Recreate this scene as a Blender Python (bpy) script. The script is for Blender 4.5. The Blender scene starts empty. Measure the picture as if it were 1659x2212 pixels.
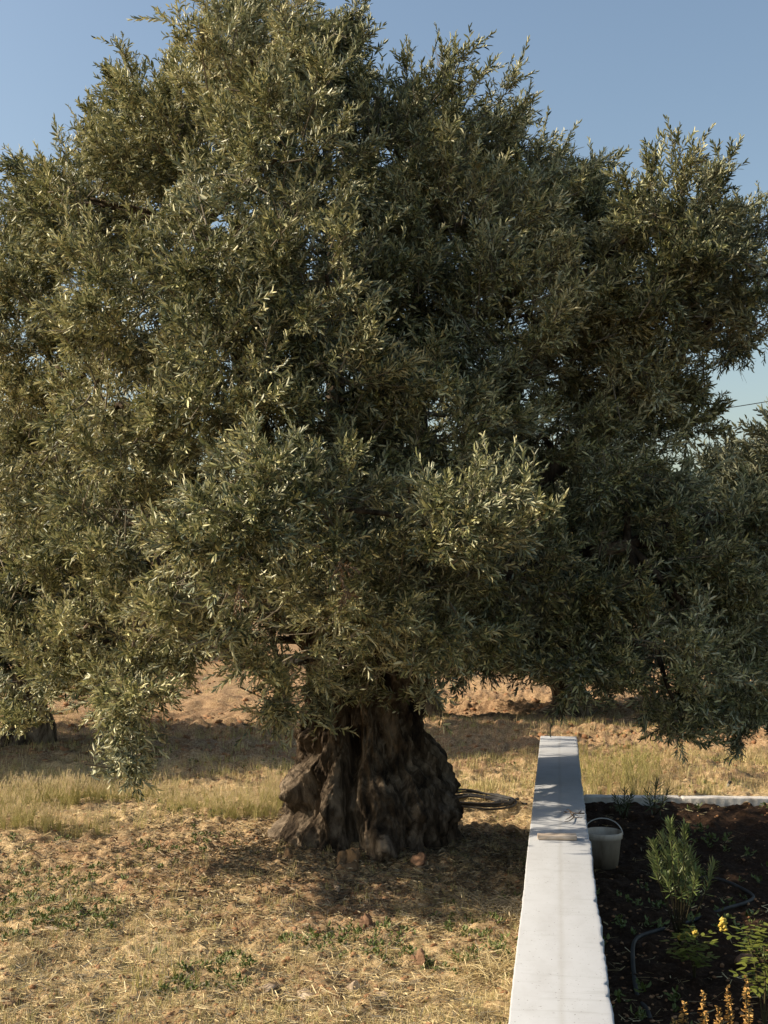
import bpy, bmesh, math, random
import numpy as np
from mathutils import Vector, Matrix, noise as mn

R = math.radians
rng = np.random.default_rng(7)
random.seed(7)
sc = bpy.context.scene
COL = sc.collection

# ------------------------------------------------------------------ camera, sky, sun, exposure
H = 2.3                                   # eye height above the soil
F = 2500.0                                # focal length in pixels of a 1659 x 2212 view of the photo
YAW, PITCH = R(8.53), R(3.41)
cam_d = bpy.data.cameras.new("camera")
cam = bpy.data.objects.new("camera", cam_d)
COL.objects.link(cam)
cam.location = (0, 0, H)
cam.rotation_euler = (R(90) + PITCH, 0, YAW)
cam_d.sensor_fit = 'HORIZONTAL'
cam_d.sensor_width = 36
cam_d.lens = F / 1659 * 36
cam_d.clip_start, cam_d.clip_end = 0.05, 3000
sc.camera = cam

SUN_EL = R(33)
SUN_AZ = R(9)                            # how far the sun stands on the viewer's side of due left
sun_dir = Vector((-math.cos(SUN_EL) * math.cos(SUN_AZ), -math.cos(SUN_EL) * math.sin(SUN_AZ), math.sin(SUN_EL)))
w = bpy.data.worlds.new("World")
sc.world = w
w.use_nodes = True
wn = w.node_tree.nodes
bg = wn["Background"]
sky = wn.new("ShaderNodeTexSky")
sky.sky_type = 'NISHITA'
sky.sun_disc = False
sky.sun_elevation = SUN_EL
sky.sun_rotation = math.atan2(sun_dir.x, sun_dir.y)
sky.air_density = 1.35
sky.dust_density = 2.1
sky.ozone_density = 0.9
w.node_tree.links.new(sky.outputs[0], bg.inputs[0])
bg.inputs[1].default_value = 0.106
sl = bpy.data.lights.new("sun", 'SUN')
sl.energy = 5.0
sl.angle = R(0.5)
sl.color = (1.0, 0.87, 0.70)
so = bpy.data.objects.new("sun", sl)
COL.objects.link(so)
so.rotation_euler = sun_dir.to_track_quat('Z', 'Y').to_euler()
vs = sc.view_settings
vs.view_transform = 'Standard'
vs.look = 'None'
vs.exposure = 0.54
vs.gamma = 1.0
cy = sc.cycles
cy.max_bounces = 5
cy.diffuse_bounces = 1
cy.glossy_bounces = 1
cy.transmission_bounces = 2
cy.transparent_max_bounces = 4
cy.caustics_reflective = False
cy.caustics_refractive = False

# ------------------------------------------------------------------ helpers
cy_, sy_ = math.cos(YAW), math.sin(YAW)
FWD = Vector((-sy_, cy_, 0))
RGT = Vector((cy_, sy_, 0))

def ray(x, y):
    u, v = (x - 829.5) / F, (1106 - y) / F
    fw = math.cos(PITCH) - v * math.sin(PITCH)
    up = math.sin(PITCH) + v * math.cos(PITCH)
    return FWD * fw + RGT * u + Vector((0, 0, up))

def P(x, y, D):                            # point seen there at horizontal depth D
    d = ray(x, y)
    return Vector((0, 0, H)) + d * (D / d.dot(FWD))

def G(x, y, z=0.0):                        # point seen there on the level z
    d = ray(x, y)
    return Vector((0, 0, H)) + d * ((z - H) / d.z)

def tag(o, label=None, cat=None, group=None, kind=None):
    if label: o['label'] = label
    if cat: o['category'] = cat
    if group: o['group'] = group
    if kind: o['kind'] = kind
    return o

def empty(name, loc, label, cat, group=None, rz=0):
    o = bpy.data.objects.new(name, None)
    o.empty_display_size = 0.1
    COL.objects.link(o)
    o.location = loc
    o.rotation_euler = (0, 0, rz)
    return tag(o, label, cat, group)

def link(name, me, mats, parent=None, smooth=False, loc=None):
    for m in (mats if isinstance(mats, (list, tuple)) else [mats]):
        me.materials.append(m)
    o = bpy.data.objects.new(name, me)
    COL.objects.link(o)
    if smooth:
        me.polygons.foreach_set("use_smooth", np.ones(len(me.polygons), dtype=bool))
    if parent is not None:
        o.parent = parent
    if loc is not None:
        o.location = loc
    return o

def np_mesh(name, V, T, mat=None, rnd=None):
    """triangle mesh from arrays"""
    V = np.ascontiguousarray(V, dtype=np.float32)
    T = np.ascontiguousarray(T, dtype=np.int32)
    me = bpy.data.meshes.new(name)
    me.vertices.add(len(V)); me.vertices.foreach_set("co", V.ravel())
    me.loops.add(T.size); me.loops.foreach_set("vertex_index", T.ravel())
    me.polygons.add(len(T))
    k = T.shape[1]
    me.polygons.foreach_set("loop_start", np.arange(0, T.size, k, dtype=np.int32))
    if mat is not None:
        me.polygons.foreach_set("material_index", np.ascontiguousarray(mat, dtype=np.int32))
    me.update(calc_edges=True)
    if rnd is not None:
        a = me.attributes.new("rnd", 'FLOAT', 'POINT')
        a.data.foreach_set("value", np.ascontiguousarray(rnd, dtype=np.float32))
    return me

class Tri:                                  # collects triangles
    def __init__(s): s.v = []; s.f = []; s.m = []; s.r = []; s.n = 0
    def add(s, V, Fc, m=0, r=0.5):
        V = np.asarray(V, float); Fc = np.asarray(Fc, int)
        s.v.append(V); s.f.append(Fc + s.n); s.n += len(V)
        s.m.append(np.full(len(Fc), m) if np.isscalar(m) else np.asarray(m))
        s.r.append(np.full(len(V), r) if np.isscalar(r) else np.asarray(r))
    def arr(s): return np.concatenate(s.v), np.concatenate(s.f), np.concatenate(s.m), np.concatenate(s.r)
    def mesh(s, name):
        V, Fc, m, r = s.arr()
        return np_mesh(name, V, Fc, m, r)

def frames(D_, roll):
    """rotation matrices whose z axis is D_ (n,3) rolled by roll"""
    Z = D_ / np.linalg.norm(D_, axis=1, keepdims=True)
    A = np.where(np.abs(Z[:, 2:3]) < 0.95, np.array([[0, 0, 1.0]]), np.array([[1.0, 0, 0]]))
    X = np.cross(A, Z); X /= np.linalg.norm(X, axis=1, keepdims=True)
    Y = np.cross(Z, X)
    c, s = np.cos(roll)[:, None], np.sin(roll)[:, None]
    return np.stack([X * c + Y * s, -X * s + Y * c, Z], axis=2)

def scatter(tpls, Pos, Dir, Scale, pick=None, roll=None, rr=None):
    """copies templates (V,F,m,r) into one triangle soup"""
    n = len(Pos)
    roll = rng.uniform(0, 6.283, n) if roll is None else roll
    pick = rng.integers(0, len(tpls), n) if pick is None else pick
    rr = rng.random(n) if rr is None else rr
    M = frames(Dir, roll)
    Vs, Fs, Ms, Rs = [], [], [], []; off = 0
    for k, (V, Fc, m, r) in enumerate(tpls):
        I = np.nonzero(pick == k)[0]
        if not len(I): continue
        S = Scale[I] if np.ndim(Scale) == 1 else Scale
        W = np.einsum('nij,vj->nvi', M[I], V) * (S[:, None, None] if np.ndim(S) else S) + Pos[I][:, None, :]
        Vs.append(W.reshape(-1, 3))
        FF = Fc[None] + (np.arange(len(I)) * len(V))[:, None, None] + off
        Fs.append(FF.reshape(-1, Fc.shape[1])); off += len(I) * len(V)
        Ms.append(np.tile(m, len(I)))
        Rs.append((np.clip(r[None] * 0.8 + rr[I][:, None] * 0.4 - .1, 0, 1)).ravel())
    return np.concatenate(Vs), np.concatenate(Fs), np.concatenate(Ms), np.concatenate(Rs)

def tube(pts, rad, n=8, cap=True):
    """triangles of a tube through pts"""
    pts = [Vector(p) for p in pts]; k = len(pts)
    rad = [rad] * k if np.isscalar(rad) else rad
    V = []; up = None
    for i, p in enumerate(pts):
        t = (pts[min(i + 1, k - 1)] - pts[max(i - 1, 0)])
        t = t.normalized() if t.length > 1e-9 else Vector((0, 0, 1))
        if up is None: up = t.orthogonal().normalized()
        up = (up - t * up.dot(t)); up = up.normalized() if up.length > 1e-6 else t.orthogonal().normalized()
        b = t.cross(up)
        for j in range(n):
            a = 2 * math.pi * j / n
            V.append(p + (up * math.cos(a) + b * math.sin(a)) * rad[i])
    T = []
    for i in range(k - 1):
        for j in range(n):
            a, b2 = i * n + j, i * n + (j + 1) % n
            T += [(a, b2, b2 + n), (a, b2 + n, a + n)]
    if cap:
        for base, rev in ((0, True), ((k - 1) * n, False)):
            c = len(V); V.append(pts[0] if rev else pts[-1])
            for j in range(n):
                a, b2 = base + j, base + (j + 1) % n
                T.append((c, b2, a) if rev else (c, a, b2))
    return np.array([tuple(v) for v in V]), np.array(T)

def spline(pts, sub=8):
    pts = [Vector(p) for p in pts]; out = []
    for i in range(len(pts) - 1):
        p0, p1, p2, p3 = pts[max(i - 1, 0)], pts[i], pts[i + 1], pts[min(i + 2, len(pts) - 1)]
        for s in range(sub):
            t = s / sub
            out.append(0.5 * ((2 * p1) + (p2 - p0) * t + (2 * p0 - 5 * p1 + 4 * p2 - p3) * t * t + (3 * p1 - p0 - 3 * p2 + p3) * t ** 3))
    out.append(pts[-1])
    return out

def tube_obj(name, pts, rad, m, parent=None, n=8):
    V, T = tube(pts, rad, n)
    return link(name, np_mesh(name, V, T), m, parent, smooth=True)

# value noise for arrays
_lat = np.random.default_rng(3).random((64, 64, 16))
def vnoise(x, y, z=0.0):
    x, y, z = np.broadcast_arrays(np.asarray(x, float), np.asarray(y, float), np.asarray(z, float))
    xi, yi, zi = np.floor(x).astype(int), np.floor(y).astype(int), np.floor(z).astype(int)
    fx, fy, fz = x - xi, y - yi, z - zi
    fx, fy, fz = (t * t * (3 - 2 * t) for t in (fx, fy, fz))
    g = lambda a, b, c: _lat[(xi + a) % 64, (yi + b) % 64, (zi + c) % 16]
    x00 = g(0, 0, 0) * (1 - fx) + g(1, 0, 0) * fx; x10 = g(0, 1, 0) * (1 - fx) + g(1, 1, 0) * fx
    x01 = g(0, 0, 1) * (1 - fx) + g(1, 0, 1) * fx; x11 = g(0, 1, 1) * (1 - fx) + g(1, 1, 1) * fx
    return (x00 * (1 - fy) + x10 * fy) * (1 - fz) + (x01 * (1 - fy) + x11 * fy) * fz - 0.5
def fbm(x, y, z=0.0, o=4):
    s = 0; a = 1.0
    for k in range(o):
        s = s + a * vnoise(np.asarray(x) * 2 ** k + 7.3 * k, np.asarray(y) * 2 ** k + 3.1 * k, np.asarray(z) * 2 ** k); a *= 0.5
    return s

# ------------------------------------------------------------------ materials
def new_mat(name):
    m = bpy.data.materials.new(name); m.use_nodes = True
    nt = m.node_tree
    b = nt.nodes["Principled BSDF"]
    return m, nt, b

def N(nt, t, **kw):
    n = nt.nodes.new(t)
    for k, v in kw.items():
        if k in n.inputs: n.inputs[k].default_value = v
        else: setattr(n, k, v)
    return n

def ramp(nt, fac, stops):
    r = nt.nodes.new("ShaderNodeValToRGB")
    e = r.color_ramp.elements
    while len(e) < len(stops): e.new(0.5)
    for i, (p, c) in enumerate(stops):
        e[i].position = p; e[i].color = (*c, 1)
    nt.links.new(fac, r.inputs[0])
    return r

def leaf_mat(name, tops, unders, trans=0.12, rough=0.5, spec=0.35):
    m, nt, b = new_mat(name)
    at = N(nt, "ShaderNodeAttribute"); at.attribute_name = "rnd"
    r1 = ramp(nt, at.outputs["Fac"], [(i / (len(tops) - 1), c) for i, c in enumerate(tops)])
    r2 = ramp(nt, at.outputs["Fac"], [(i / (len(unders) - 1), c) for i, c in enumerate(unders)])
    g = N(nt, "ShaderNodeNewGeometry")
    mx = N(nt, "ShaderNodeMix"); mx.data_type = 'RGBA'
    nt.links.new(g.outputs["Backfacing"], mx.inputs[0])
    nt.links.new(r1.outputs[0], mx.inputs[6]); nt.links.new(r2.outputs[0], mx.inputs[7])
    nt.links.new(mx.outputs[2], b.inputs["Base Color"])
    b.inputs["Roughness"].default_value = rough
    b.inputs["Specular IOR Level"].default_value = spec
    if trans > 0:
        tr = N(nt, "ShaderNodeBsdfTranslucent")
        nt.links.new(r1.outputs[0], tr.inputs[0])
        ms = N(nt, "ShaderNodeMixShader"); ms.inputs[0].default_value = trans
        out = nt.nodes["Material Output"]
        nt.links.new(b.outputs[0], ms.inputs[1]); nt.links.new(tr.outputs[0], ms.inputs[2])
        nt.links.new(ms.outputs[0], out.inputs[0])
    return m

def noise_mat(name, stops, scale=8, detail=6, rough=0.9, bump=0.3, bscale=None, bdist=0.01, spec=0.2, stretch=None, obj=True):
    m, nt, b = new_mat(name)
    tc = N(nt, "ShaderNodeTexCoord")
    mp = N(nt, "ShaderNodeMapping")
    if stretch: mp.inputs["Scale"].default_value = stretch
    nt.links.new(tc.outputs["Object"], mp.inputs[0])
    n1 = N(nt, "ShaderNodeTexNoise", Scale=scale, Detail=detail, Roughness=0.62)
    nt.links.new(mp.outputs[0], n1.inputs[0])
    r = ramp(nt, n1.outputs["Fac"], stops)
    nt.links.new(r.outputs[0], b.inputs["Base Color"])
    b.inputs["Roughness"].default_value = rough
    b.inputs["Specular IOR Level"].default_value = spec
    n2 = N(nt, "ShaderNodeTexNoise", Scale=bscale or scale * 5, Detail=6.0, Roughness=0.65)
    nt.links.new(mp.outputs[0], n2.inputs[0])
    bp = N(nt, "ShaderNodeBump", Strength=bump, Distance=bdist)
    nt.links.new(n2.outputs["Fac"], bp.inputs["Height"])
    nt.links.new(bp.outputs[0], b.inputs["Normal"])
    return m

M_leaf = leaf_mat("olive_leaf", [(.024, .033, .013), (.09, .108, .040), (.36, .355, .145), (.74, .69, .36)],  # random leaf tones, spread wide: dark and pale ends imitate shade and sun glints
                  [(.10, .12, .07), (.25, .27, .165), (.49, .48, .29), (.72, .68, .43)], trans=.15, rough=.42, spec=.35)
M_bud = leaf_mat("flower_buds", [(.34, .28, .09), (.50, .40, .15)], [(.34, .28, .09), (.50, .40, .15)], trans=0, rough=.8)
M_twig = noise_mat("twig_bark", [(.3, (.12, .10, .07)), (.7, (.24, .21, .15))], scale=20, bump=.1)
M_dry = leaf_mat("dry_leaf", [(.10, .055, .022), (.19, .11, .05)], [(.12, .07, .035), (.22, .14, .07)], trans=.05)
M_leaf_far = leaf_mat("olive_leaf_far", [(.045, .055, .026), (.10, .10, .045)], [(.16, .18, .11), (.22, .22, .14)], trans=0, rough=.6)

def bark_mat():
    m, nt, b = new_mat("olive_bark")
    tc = N(nt, "ShaderNodeTexCoord"); mp = N(nt, "ShaderNodeMapping")
    mp.inputs["Scale"].default_value = (1, 1, .35)
    nt.links.new(tc.outputs["Object"], mp.inputs[0])
    n1 = N(nt, "ShaderNodeTexNoise", Scale=6.0, Detail=8.0, Roughness=.65, Distortion=.6)
    nt.links.new(mp.outputs[0], n1.inputs[0])
    r = ramp(nt, n1.outputs["Fac"], [(.36, (.018, .013, .009)), (.48, (.085, .062, .041)), (.64, (.32, .25, .175))])
    nt.links.new(r.outputs[0], b.inputs["Base Color"])
    b.inputs["Roughness"].default_value = .95; b.inputs["Specular IOR Level"].default_value = .15
    v = N(nt, "ShaderNodeTexVoronoi", Scale=26.0); v.feature = 'DISTANCE_TO_EDGE'
    n3 = N(nt, "ShaderNodeTexNoise", Scale=9.0, Detail=3.0)
    nt.links.new(mp.outputs[0], n3.inputs[0])
    ad = N(nt, "ShaderNodeVectorMath"); ad.operation = 'ADD'
    nt.links.new(mp.outputs[0], ad.inputs[0]); nt.links.new(n3.outputs["Color"], ad.inputs[1])
    nt.links.new(ad.outputs[0], v.inputs["Vector"])
    n2 = N(nt, "ShaderNodeTexNoise", Scale=40.0, Detail=6.0, Roughness=.7)
    nt.links.new(mp.outputs[0], n2.inputs[0])
    sm = N(nt, "ShaderNodeMath"); sm.operation = 'MULTIPLY_ADD'
    nt.links.new(v.outputs["Distance"], sm.inputs[0]); sm.inputs[1].default_value = 1.6
    nt.links.new(n2.outputs["Fac"], sm.inputs[2])
    bp = N(nt, "ShaderNodeBump", Strength=.8, Distance=.014)
    nt.links.new(sm.outputs[0], bp.inputs["Height"]); nt.links.new(bp.outputs[0], b.inputs["Normal"])
    return m
M_bark = bark_mat()

# ------------------------------------------------------------------ terrain
TR = P(792, 1700, 10.25); TR = Vector((TR.x, TR.y, 0))      # centre of the big trunk
WL, WR = -0.197, 0.181                                      # faces of the white wall
WALL_END = G(1200, 1590, .66).y
WH = .66
GARD_Y = G(1400, 1735).y

def gh(x, y):
    x = np.asarray(x, float); y = np.asarray(y, float)
    d = np.hypot(x - TR.x, y - TR.y)
    gard = ((x > WR - .1) & (y < GARD_Y)).astype(float)
    z = .10 * fbm(x * .45, y * .45, 1.0, 3) + .05 * fbm(x * 2.1, y * 2.1, 2.0, 3) * (1 - .4 * gard)
    z = z + .10 * np.exp(-(d / 1.3) ** 2)
    bank = np.exp(-((y - 14.4 - .25 * np.sin(x * .7)) / .9) ** 2) * .08 + np.exp(-((y - 17.6 + .2 * np.sin(x)) / .8) ** 2) * .14
    furrow = .07 * np.sin(y * 3.3 + .5 * np.sin(x * .6)) * np.clip((y - 15) / 6, 0, 1) * np.clip((60 - y) / 20, 0, 1)
    return (z + bank + furrow) * np.clip((400 - y) / 300, 0, 1)

def clod(x, y):
    n = fbm(x * 9, y * 9, 5.0, 3); m_ = fbm(x * 28, y * 28, 6.0, 2)
    return .07 * np.clip(n, -.25, .6) + .016 * m_

# rows close together near the camera, wide far away; columns likewise
ys = [2.0]
while ys[-1] < 900:
    y = ys[-1]
    ys.append(y + (.022 if 5.2 < y < 12.5 else .022 + .0045 * max(y - 12.5, 5.2 - y)))
ys = np.array([-30, -12, -5, -1, 1] + ys)
xs = [0.0]
while xs[-1] < 700:
    x = xs[-1]
    xs.append(x + (.022 if x < 3.4 else .022 + .03 * (x - 3.4)))
xs = np.array(xs); xs = np.concatenate([-xs[::-1][:-1], xs])
xs_shift = xs - 0.9
XX, YY = np.meshgrid(xs_shift, ys)
near = np.clip((22 - np.abs(YY - 8)) / 8, 0, 1) * np.clip((9 - np.abs(XX)) / 3, 0, 1)
ZZ = gh(XX, YY) + clod(XX, YY) * near + .085 * np.clip(fbm(XX * 4.6, YY * 4.6, 9.0, 3), -.3, .7) * np.clip((YY - 11.5) / 3, 0, 1) * np.clip((60 - YY) / 30, 0, 1)
nx, ny = len(xs), len(ys)
ii, jj = np.meshgrid(np.arange(nx - 1), np.arange(ny - 1))
a = (jj * nx + ii).ravel()
Q = np.stack([a, a + 1, a + nx + 1, a + nx], 1)

def ground_mat():
    m, nt, b = new_mat("dry_red_soil")
    tc = N(nt, "ShaderNodeTexCoord")
    def noi(s, d=6.0, r=.6, dist=0.0):
        n = N(nt, "ShaderNodeTexNoise", Scale=s, Detail=d, Roughness=r, Distortion=dist)
        nt.links.new(tc.outputs["Object"], n.inputs[0]); return n
    big = noi(.55, 4.0); mid = noi(3.2, 6.0, .7, .4); fine = noi(38.0, 8.0, .75); vf = noi(150.0, 4.0, .7)
    soil = ramp(nt, fine.outputs["Fac"], [(.30, (.08, .042, .021)), (.5, (.32, .195, .105)), (.70, (.64, .48, .30))])
    straw = ramp(nt, fine.outputs["Fac"], [(.30, (.15, .09, .042)), (.5, (.60, .43, .22)), (.70, (.86, .69, .43))])
    ad = N(nt, "ShaderNodeMath"); ad.operation = 'ADD'
    nt.links.new(big.outputs["Fac"], ad.inputs[0]); nt.links.new(mid.outputs["Fac"], ad.inputs[1])
    k = ramp(nt, ad.outputs[0], [(.42, (0, 0, 0)), (.55, (1, 1, 1))])
    # ramp input is 0..1 while the sum is 0..2: halve it
    hv = N(nt, "ShaderNodeMath"); hv.operation = 'MULTIPLY'; hv.inputs[1].default_value = .5
    nt.links.new(ad.outputs[0], hv.inputs[0]); nt.links.new(hv.outputs[0], k.inputs[0])
    spy = N(nt, "ShaderNodeSeparateXYZ"); nt.links.new(tc.outputs["Object"], spy.inputs[0])
    mr = N(nt, "ShaderNodeMapRange"); mr.inputs[1].default_value = 13.6; mr.inputs[2].default_value = 15.2
    mr.inputs[3].default_value = 1.0; mr.inputs[4].default_value = .22; nt.links.new(spy.outputs[1], mr.inputs[0])
    mk = N(nt, "ShaderNodeMath"); mk.operation = 'MULTIPLY'; nt.links.new(k.outputs[0], mk.inputs[0]); nt.links.new(mr.outputs[0], mk.inputs[1])
    mx = N(nt, "ShaderNodeMix"); mx.data_type = 'RGBA'
    nt.links.new(mk.outputs[0], mx.inputs[0]); nt.links.new(soil.outputs[0], mx.inputs[6]); nt.links.new(straw.outputs[0], mx.inputs[7])
    # dark mulch inside the garden bed (X > wall, Y < kerb)
    sp = N(nt, "ShaderNodeSeparateXYZ"); nt.links.new(tc.outputs["Object"], sp.inputs[0])
    g1 = N(nt, "ShaderNodeMath"); g1.operation = 'GREATER_THAN'; g1.inputs[1].default_value = WR - .05; nt.links.new(sp.outputs[0], g1.inputs[0])
    g2 = N(nt, "ShaderNodeMath"); g2.operation = 'LESS_THAN'; g2.inputs[1].default_value = GARD_Y; nt.links.new(sp.outputs[1], g2.inputs[0])
    g = N(nt, "ShaderNodeMath"); g.operation = 'MULTIPLY'; nt.links.new(g1.outputs[0], g.inputs[0]); nt.links.new(g2.outputs[0], g.inputs[1])
    mul = ramp(nt, fine.outputs["Fac"], [(.3, (.018, .011, .007)), (.55, (.05, .029, .017)), (.75, (.15, .095, .055))])
    mx2 = N(nt, "ShaderNodeMix"); mx2.data_type = 'RGBA'
    nt.links.new(g.outputs[0], mx2.inputs[0]); nt.links.new(mx.outputs[2], mx2.inputs[6]); nt.links.new(mul.outputs[0], mx2.inputs[7])
    nt.links.new(mx2.outputs[2], b.inputs["Base Color"])
    b.inputs["Roughness"].default_value = .95; b.inputs["Specular IOR Level"].default_value = .1
    b1 = N(nt, "ShaderNodeBump", Strength=.8, Distance=.03); nt.links.new(fine.outputs["Fac"], b1.inputs["Height"])
    b2 = N(nt, "ShaderNodeBump", Strength=.6, Distance=.008); nt.links.new(vf.outputs["Fac"], b2.inputs["Height"])
    nt.links.new(b1.outputs[0], b2.inputs["Normal"]); nt.links.new(b2.outputs[0], b.inputs["Normal"])
    return m
M_ground = ground_mat()
gme = np_mesh("ground", np.stack([XX.ravel(), YY.ravel(), ZZ.ravel()], 1), Q)
tag(link("ground", gme, M_ground, smooth=True), kind="structure")

def gz(x, y): return float(gh(x, y) + clod(x, y))

# ------------------------------------------------------------------ white wall
def plaster_mat():
    m, nt, b = new_mat("white_plaster")
    tc = N(nt, "ShaderNodeTexCoord")
    mp = N(nt, "ShaderNodeMapping"); mp.inputs["Scale"].default_value = (2.4, 1, 1)
    nt.links.new(tc.outputs["Object"], mp.inputs[0])
    n1 = N(nt, "ShaderNodeTexNoise", Scale=2.6, Detail=8.0, Roughness=.62); nt.links.new(mp.outputs[0], n1.inputs[0])
    r = ramp(nt, n1.outputs["Fac"], [(.3, (.38, .385, .385)), (.5, (.42, .43, .435)), (.7, (.44, .452, .46))])
    # dirt specks
    v = N(nt, "ShaderNodeTexNoise", Scale=95.0, Detail=2.0); nt.links.new(tc.outputs["Object"], v.inputs[0])
    sp = ramp(nt, v.outputs["Fac"], [(.26, (.33, .29, .25)), (.31, (1, 1, 1))])
    mu = N(nt, "ShaderNodeMix"); mu.data_type = 'RGBA'; mu.blend_type = 'MULTIPLY'; mu.inputs[0].default_value = 1
    nt.links.new(r.outputs[0], mu.inputs[6]); nt.links.new(sp.outputs[0], mu.inputs[7])
    # old trowel streaks and the seam down the middle
    mp2 = N(nt, "ShaderNodeMapping"); mp2.inputs["Scale"].default_value = (1.2, 9, 4)
    nt.links.new(tc.outputs["Object"], mp2.inputs[0])
    n3 = N(nt, "ShaderNodeTexNoise", Scale=2.0, Detail=6.0, Roughness=.7); nt.links.new(mp2.outputs[0], n3.inputs[0])
    st = ramp(nt, n3.outputs["Fac"], [(.33, (.86, .855, .84)), (.45, (1, 1, 1))])
    mu2 = N(nt, "ShaderNodeMix"); mu2.data_type = 'RGBA'; mu2.blend_type = 'MULTIPLY'; mu2.inputs[0].default_value = .8
    nt.links.new(mu.outputs[2], mu2.inputs[6]); nt.links.new(st.outputs[0], mu2.inputs[7])
    sx = N(nt, "ShaderNodeSeparateXYZ"); nt.links.new(tc.outputs["Object"], sx.inputs[0])
    w1 = N(nt, "ShaderNodeTexNoise", Scale=3.0, Detail=3.0); nt.links.new(tc.outputs["Object"], w1.inputs[0])
    q = N(nt, "ShaderNodeMath"); q.operation = 'MULTIPLY_ADD'; q.inputs[1].default_value = .03
    nt.links.new(w1.outputs["Fac"], q.inputs[0]); nt.links.new(sx.outputs[0], q.inputs[2])
    q2 = N(nt, "ShaderNodeMath"); q2.operation = 'SUBTRACT'; q2.inputs[1].default_value = .015; nt.links.new(q.outputs[0], q2.inputs[0])
    q3 = N(nt, "ShaderNodeMath"); q3.operation = 'ABSOLUTE'; nt.links.new(q2.outputs[0], q3.inputs[0])
    seam = ramp(nt, q3.outputs[0], [(0.0, (.90, .885, .86)), (.02, (1, 1, 1))])
    mu3 = N(nt, "ShaderNodeMix"); mu3.data_type = 'RGBA'; mu3.blend_type = 'MULTIPLY'; mu3.inputs[0].default_value = 1
    nt.links.new(mu2.outputs[2], mu3.inputs[6]); nt.links.new(seam.outputs[0], mu3.inputs[7])
    nt.links.new(mu3.outputs[2], b.inputs["Base Color"])
    b.inputs["Roughness"].default_value = .75; b.inputs["Specular IOR Level"].default_value = .25
    n2 = N(nt, "ShaderNodeTexNoise", Scale=30.0, Detail=8.0, Roughness=.65); nt.links.new(mp2.outputs[0], n2.inputs[0])
    bp = N(nt, "ShaderNodeBump", Strength=.35, Distance=.004); nt.links.new(n2.outputs["Fac"], bp.inputs["Height"])
    nt.links.new(bp.outputs[0], b.inputs["Normal"])
    return m
M_plaster = plaster_mat()

def build_wall():
    ya, yb = 1.2, WALL_END
    n = int((yb - ya) / .02)
    Y = np.linspace(ya, yb, n)
    rt = WR + .006 * fbm(Y * 1.1, 3.0) + .0022 * fbm(Y * 17, 9.0) + np.where(Y < 7.55, .006, 0) + np.where(Y < 5.9, .004, 0)
    lf = WL + .004 * fbm(Y * 1.1, 23.0) + .0015 * fbm(Y * 17, 29.0)
    zt = WH + .0015 * fbm(Y * 1.5, 40.0, 0, 1)
    b = .008
    wj = vnoise(Y * 22, 3.3) * 2 - 2.2 * np.clip(fbm(Y * 13, 9.1) - .38, 0, 1) * 5
    prof = lambda i: [(lf[i], -.1), (lf[i], .3), (lf[i], zt[i] - b), (lf[i] + b * .3, zt[i] - b * .3), (lf[i] + b, zt[i]),
                      (rt[i] - .022, zt[i]), (rt[i] - b, zt[i]), (rt[i] - b * .3, zt[i] - b * .3), (rt[i], zt[i] - b), (rt[i], .3), (rt[i], -.1)]
    V = []; k = 11
    for i in range(n):
        for j, (x, z) in enumerate(prof(i)):
            jit = (.005 if j in (7, 8) else .0006) * wj[i]
            V.append((x + jit, Y[i], z))
    T = []
    for i in range(n - 1):
        for j in range(k - 1):
            p = i * k + j
            T += [(p, p + 1, p + k + 1), (p, p + k + 1, p + k)]
    for base, rev in ((0, 1), ((n - 1) * k, 0)):
        for j in range(1, k - 1):
            T.append((base, base + j + 1, base + j) if rev else (base, base + j, base + j + 1))
    # winding: outward
    T = np.array(T)[:, ::-1]
    o = link("garden_wall", np_mesh("garden_wall", np.array(V), T), M_plaster)
    tag(o, "low white plastered garden wall running away from the viewer beside the dark bed", "wall")
build_wall()

# ------------------------------------------------------------------ leaves and sprigs
def leaf_geo(L, Wd, base, d, n_up, fold=.22, curl=.12):
    """lance-shaped leaf, folded along its midrib: 6 vertices, 4 triangles; adaxial side faces n_up"""
    d = d / np.linalg.norm(d); s = np.cross(d, n_up); s /= np.linalg.norm(s); nn = np.cross(s, d)
    p = lambda t, q, h: base + d * (L * t) + s * (Wd * q) + nn * h
    V = [p(0, 0, 0), p(.33, .46, Wd * fold + L * curl * .3), p(.72, .38, Wd * fold + L * curl * .3), p(1, 0, -L * curl * .2),
         p(.72, -.38, Wd * fold + L * curl * .3), p(.33, -.46, Wd * fold + L * curl * .3)]
    T = [(0, 1, 2), (0, 2, 3), (0, 3, 4), (0, 4, 5)]
    return np.array(V), np.array(T)

def bud_geo(c, r):
    V = c + r * np.array([(1, 1, 1), (1, -1, -1), (-1, 1, -1), (-1, -1, 1)]) * .6
    return V, np.array([(0, 1, 2), (0, 2, 3), (0, 3, 1), (1, 3, 2)])

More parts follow.
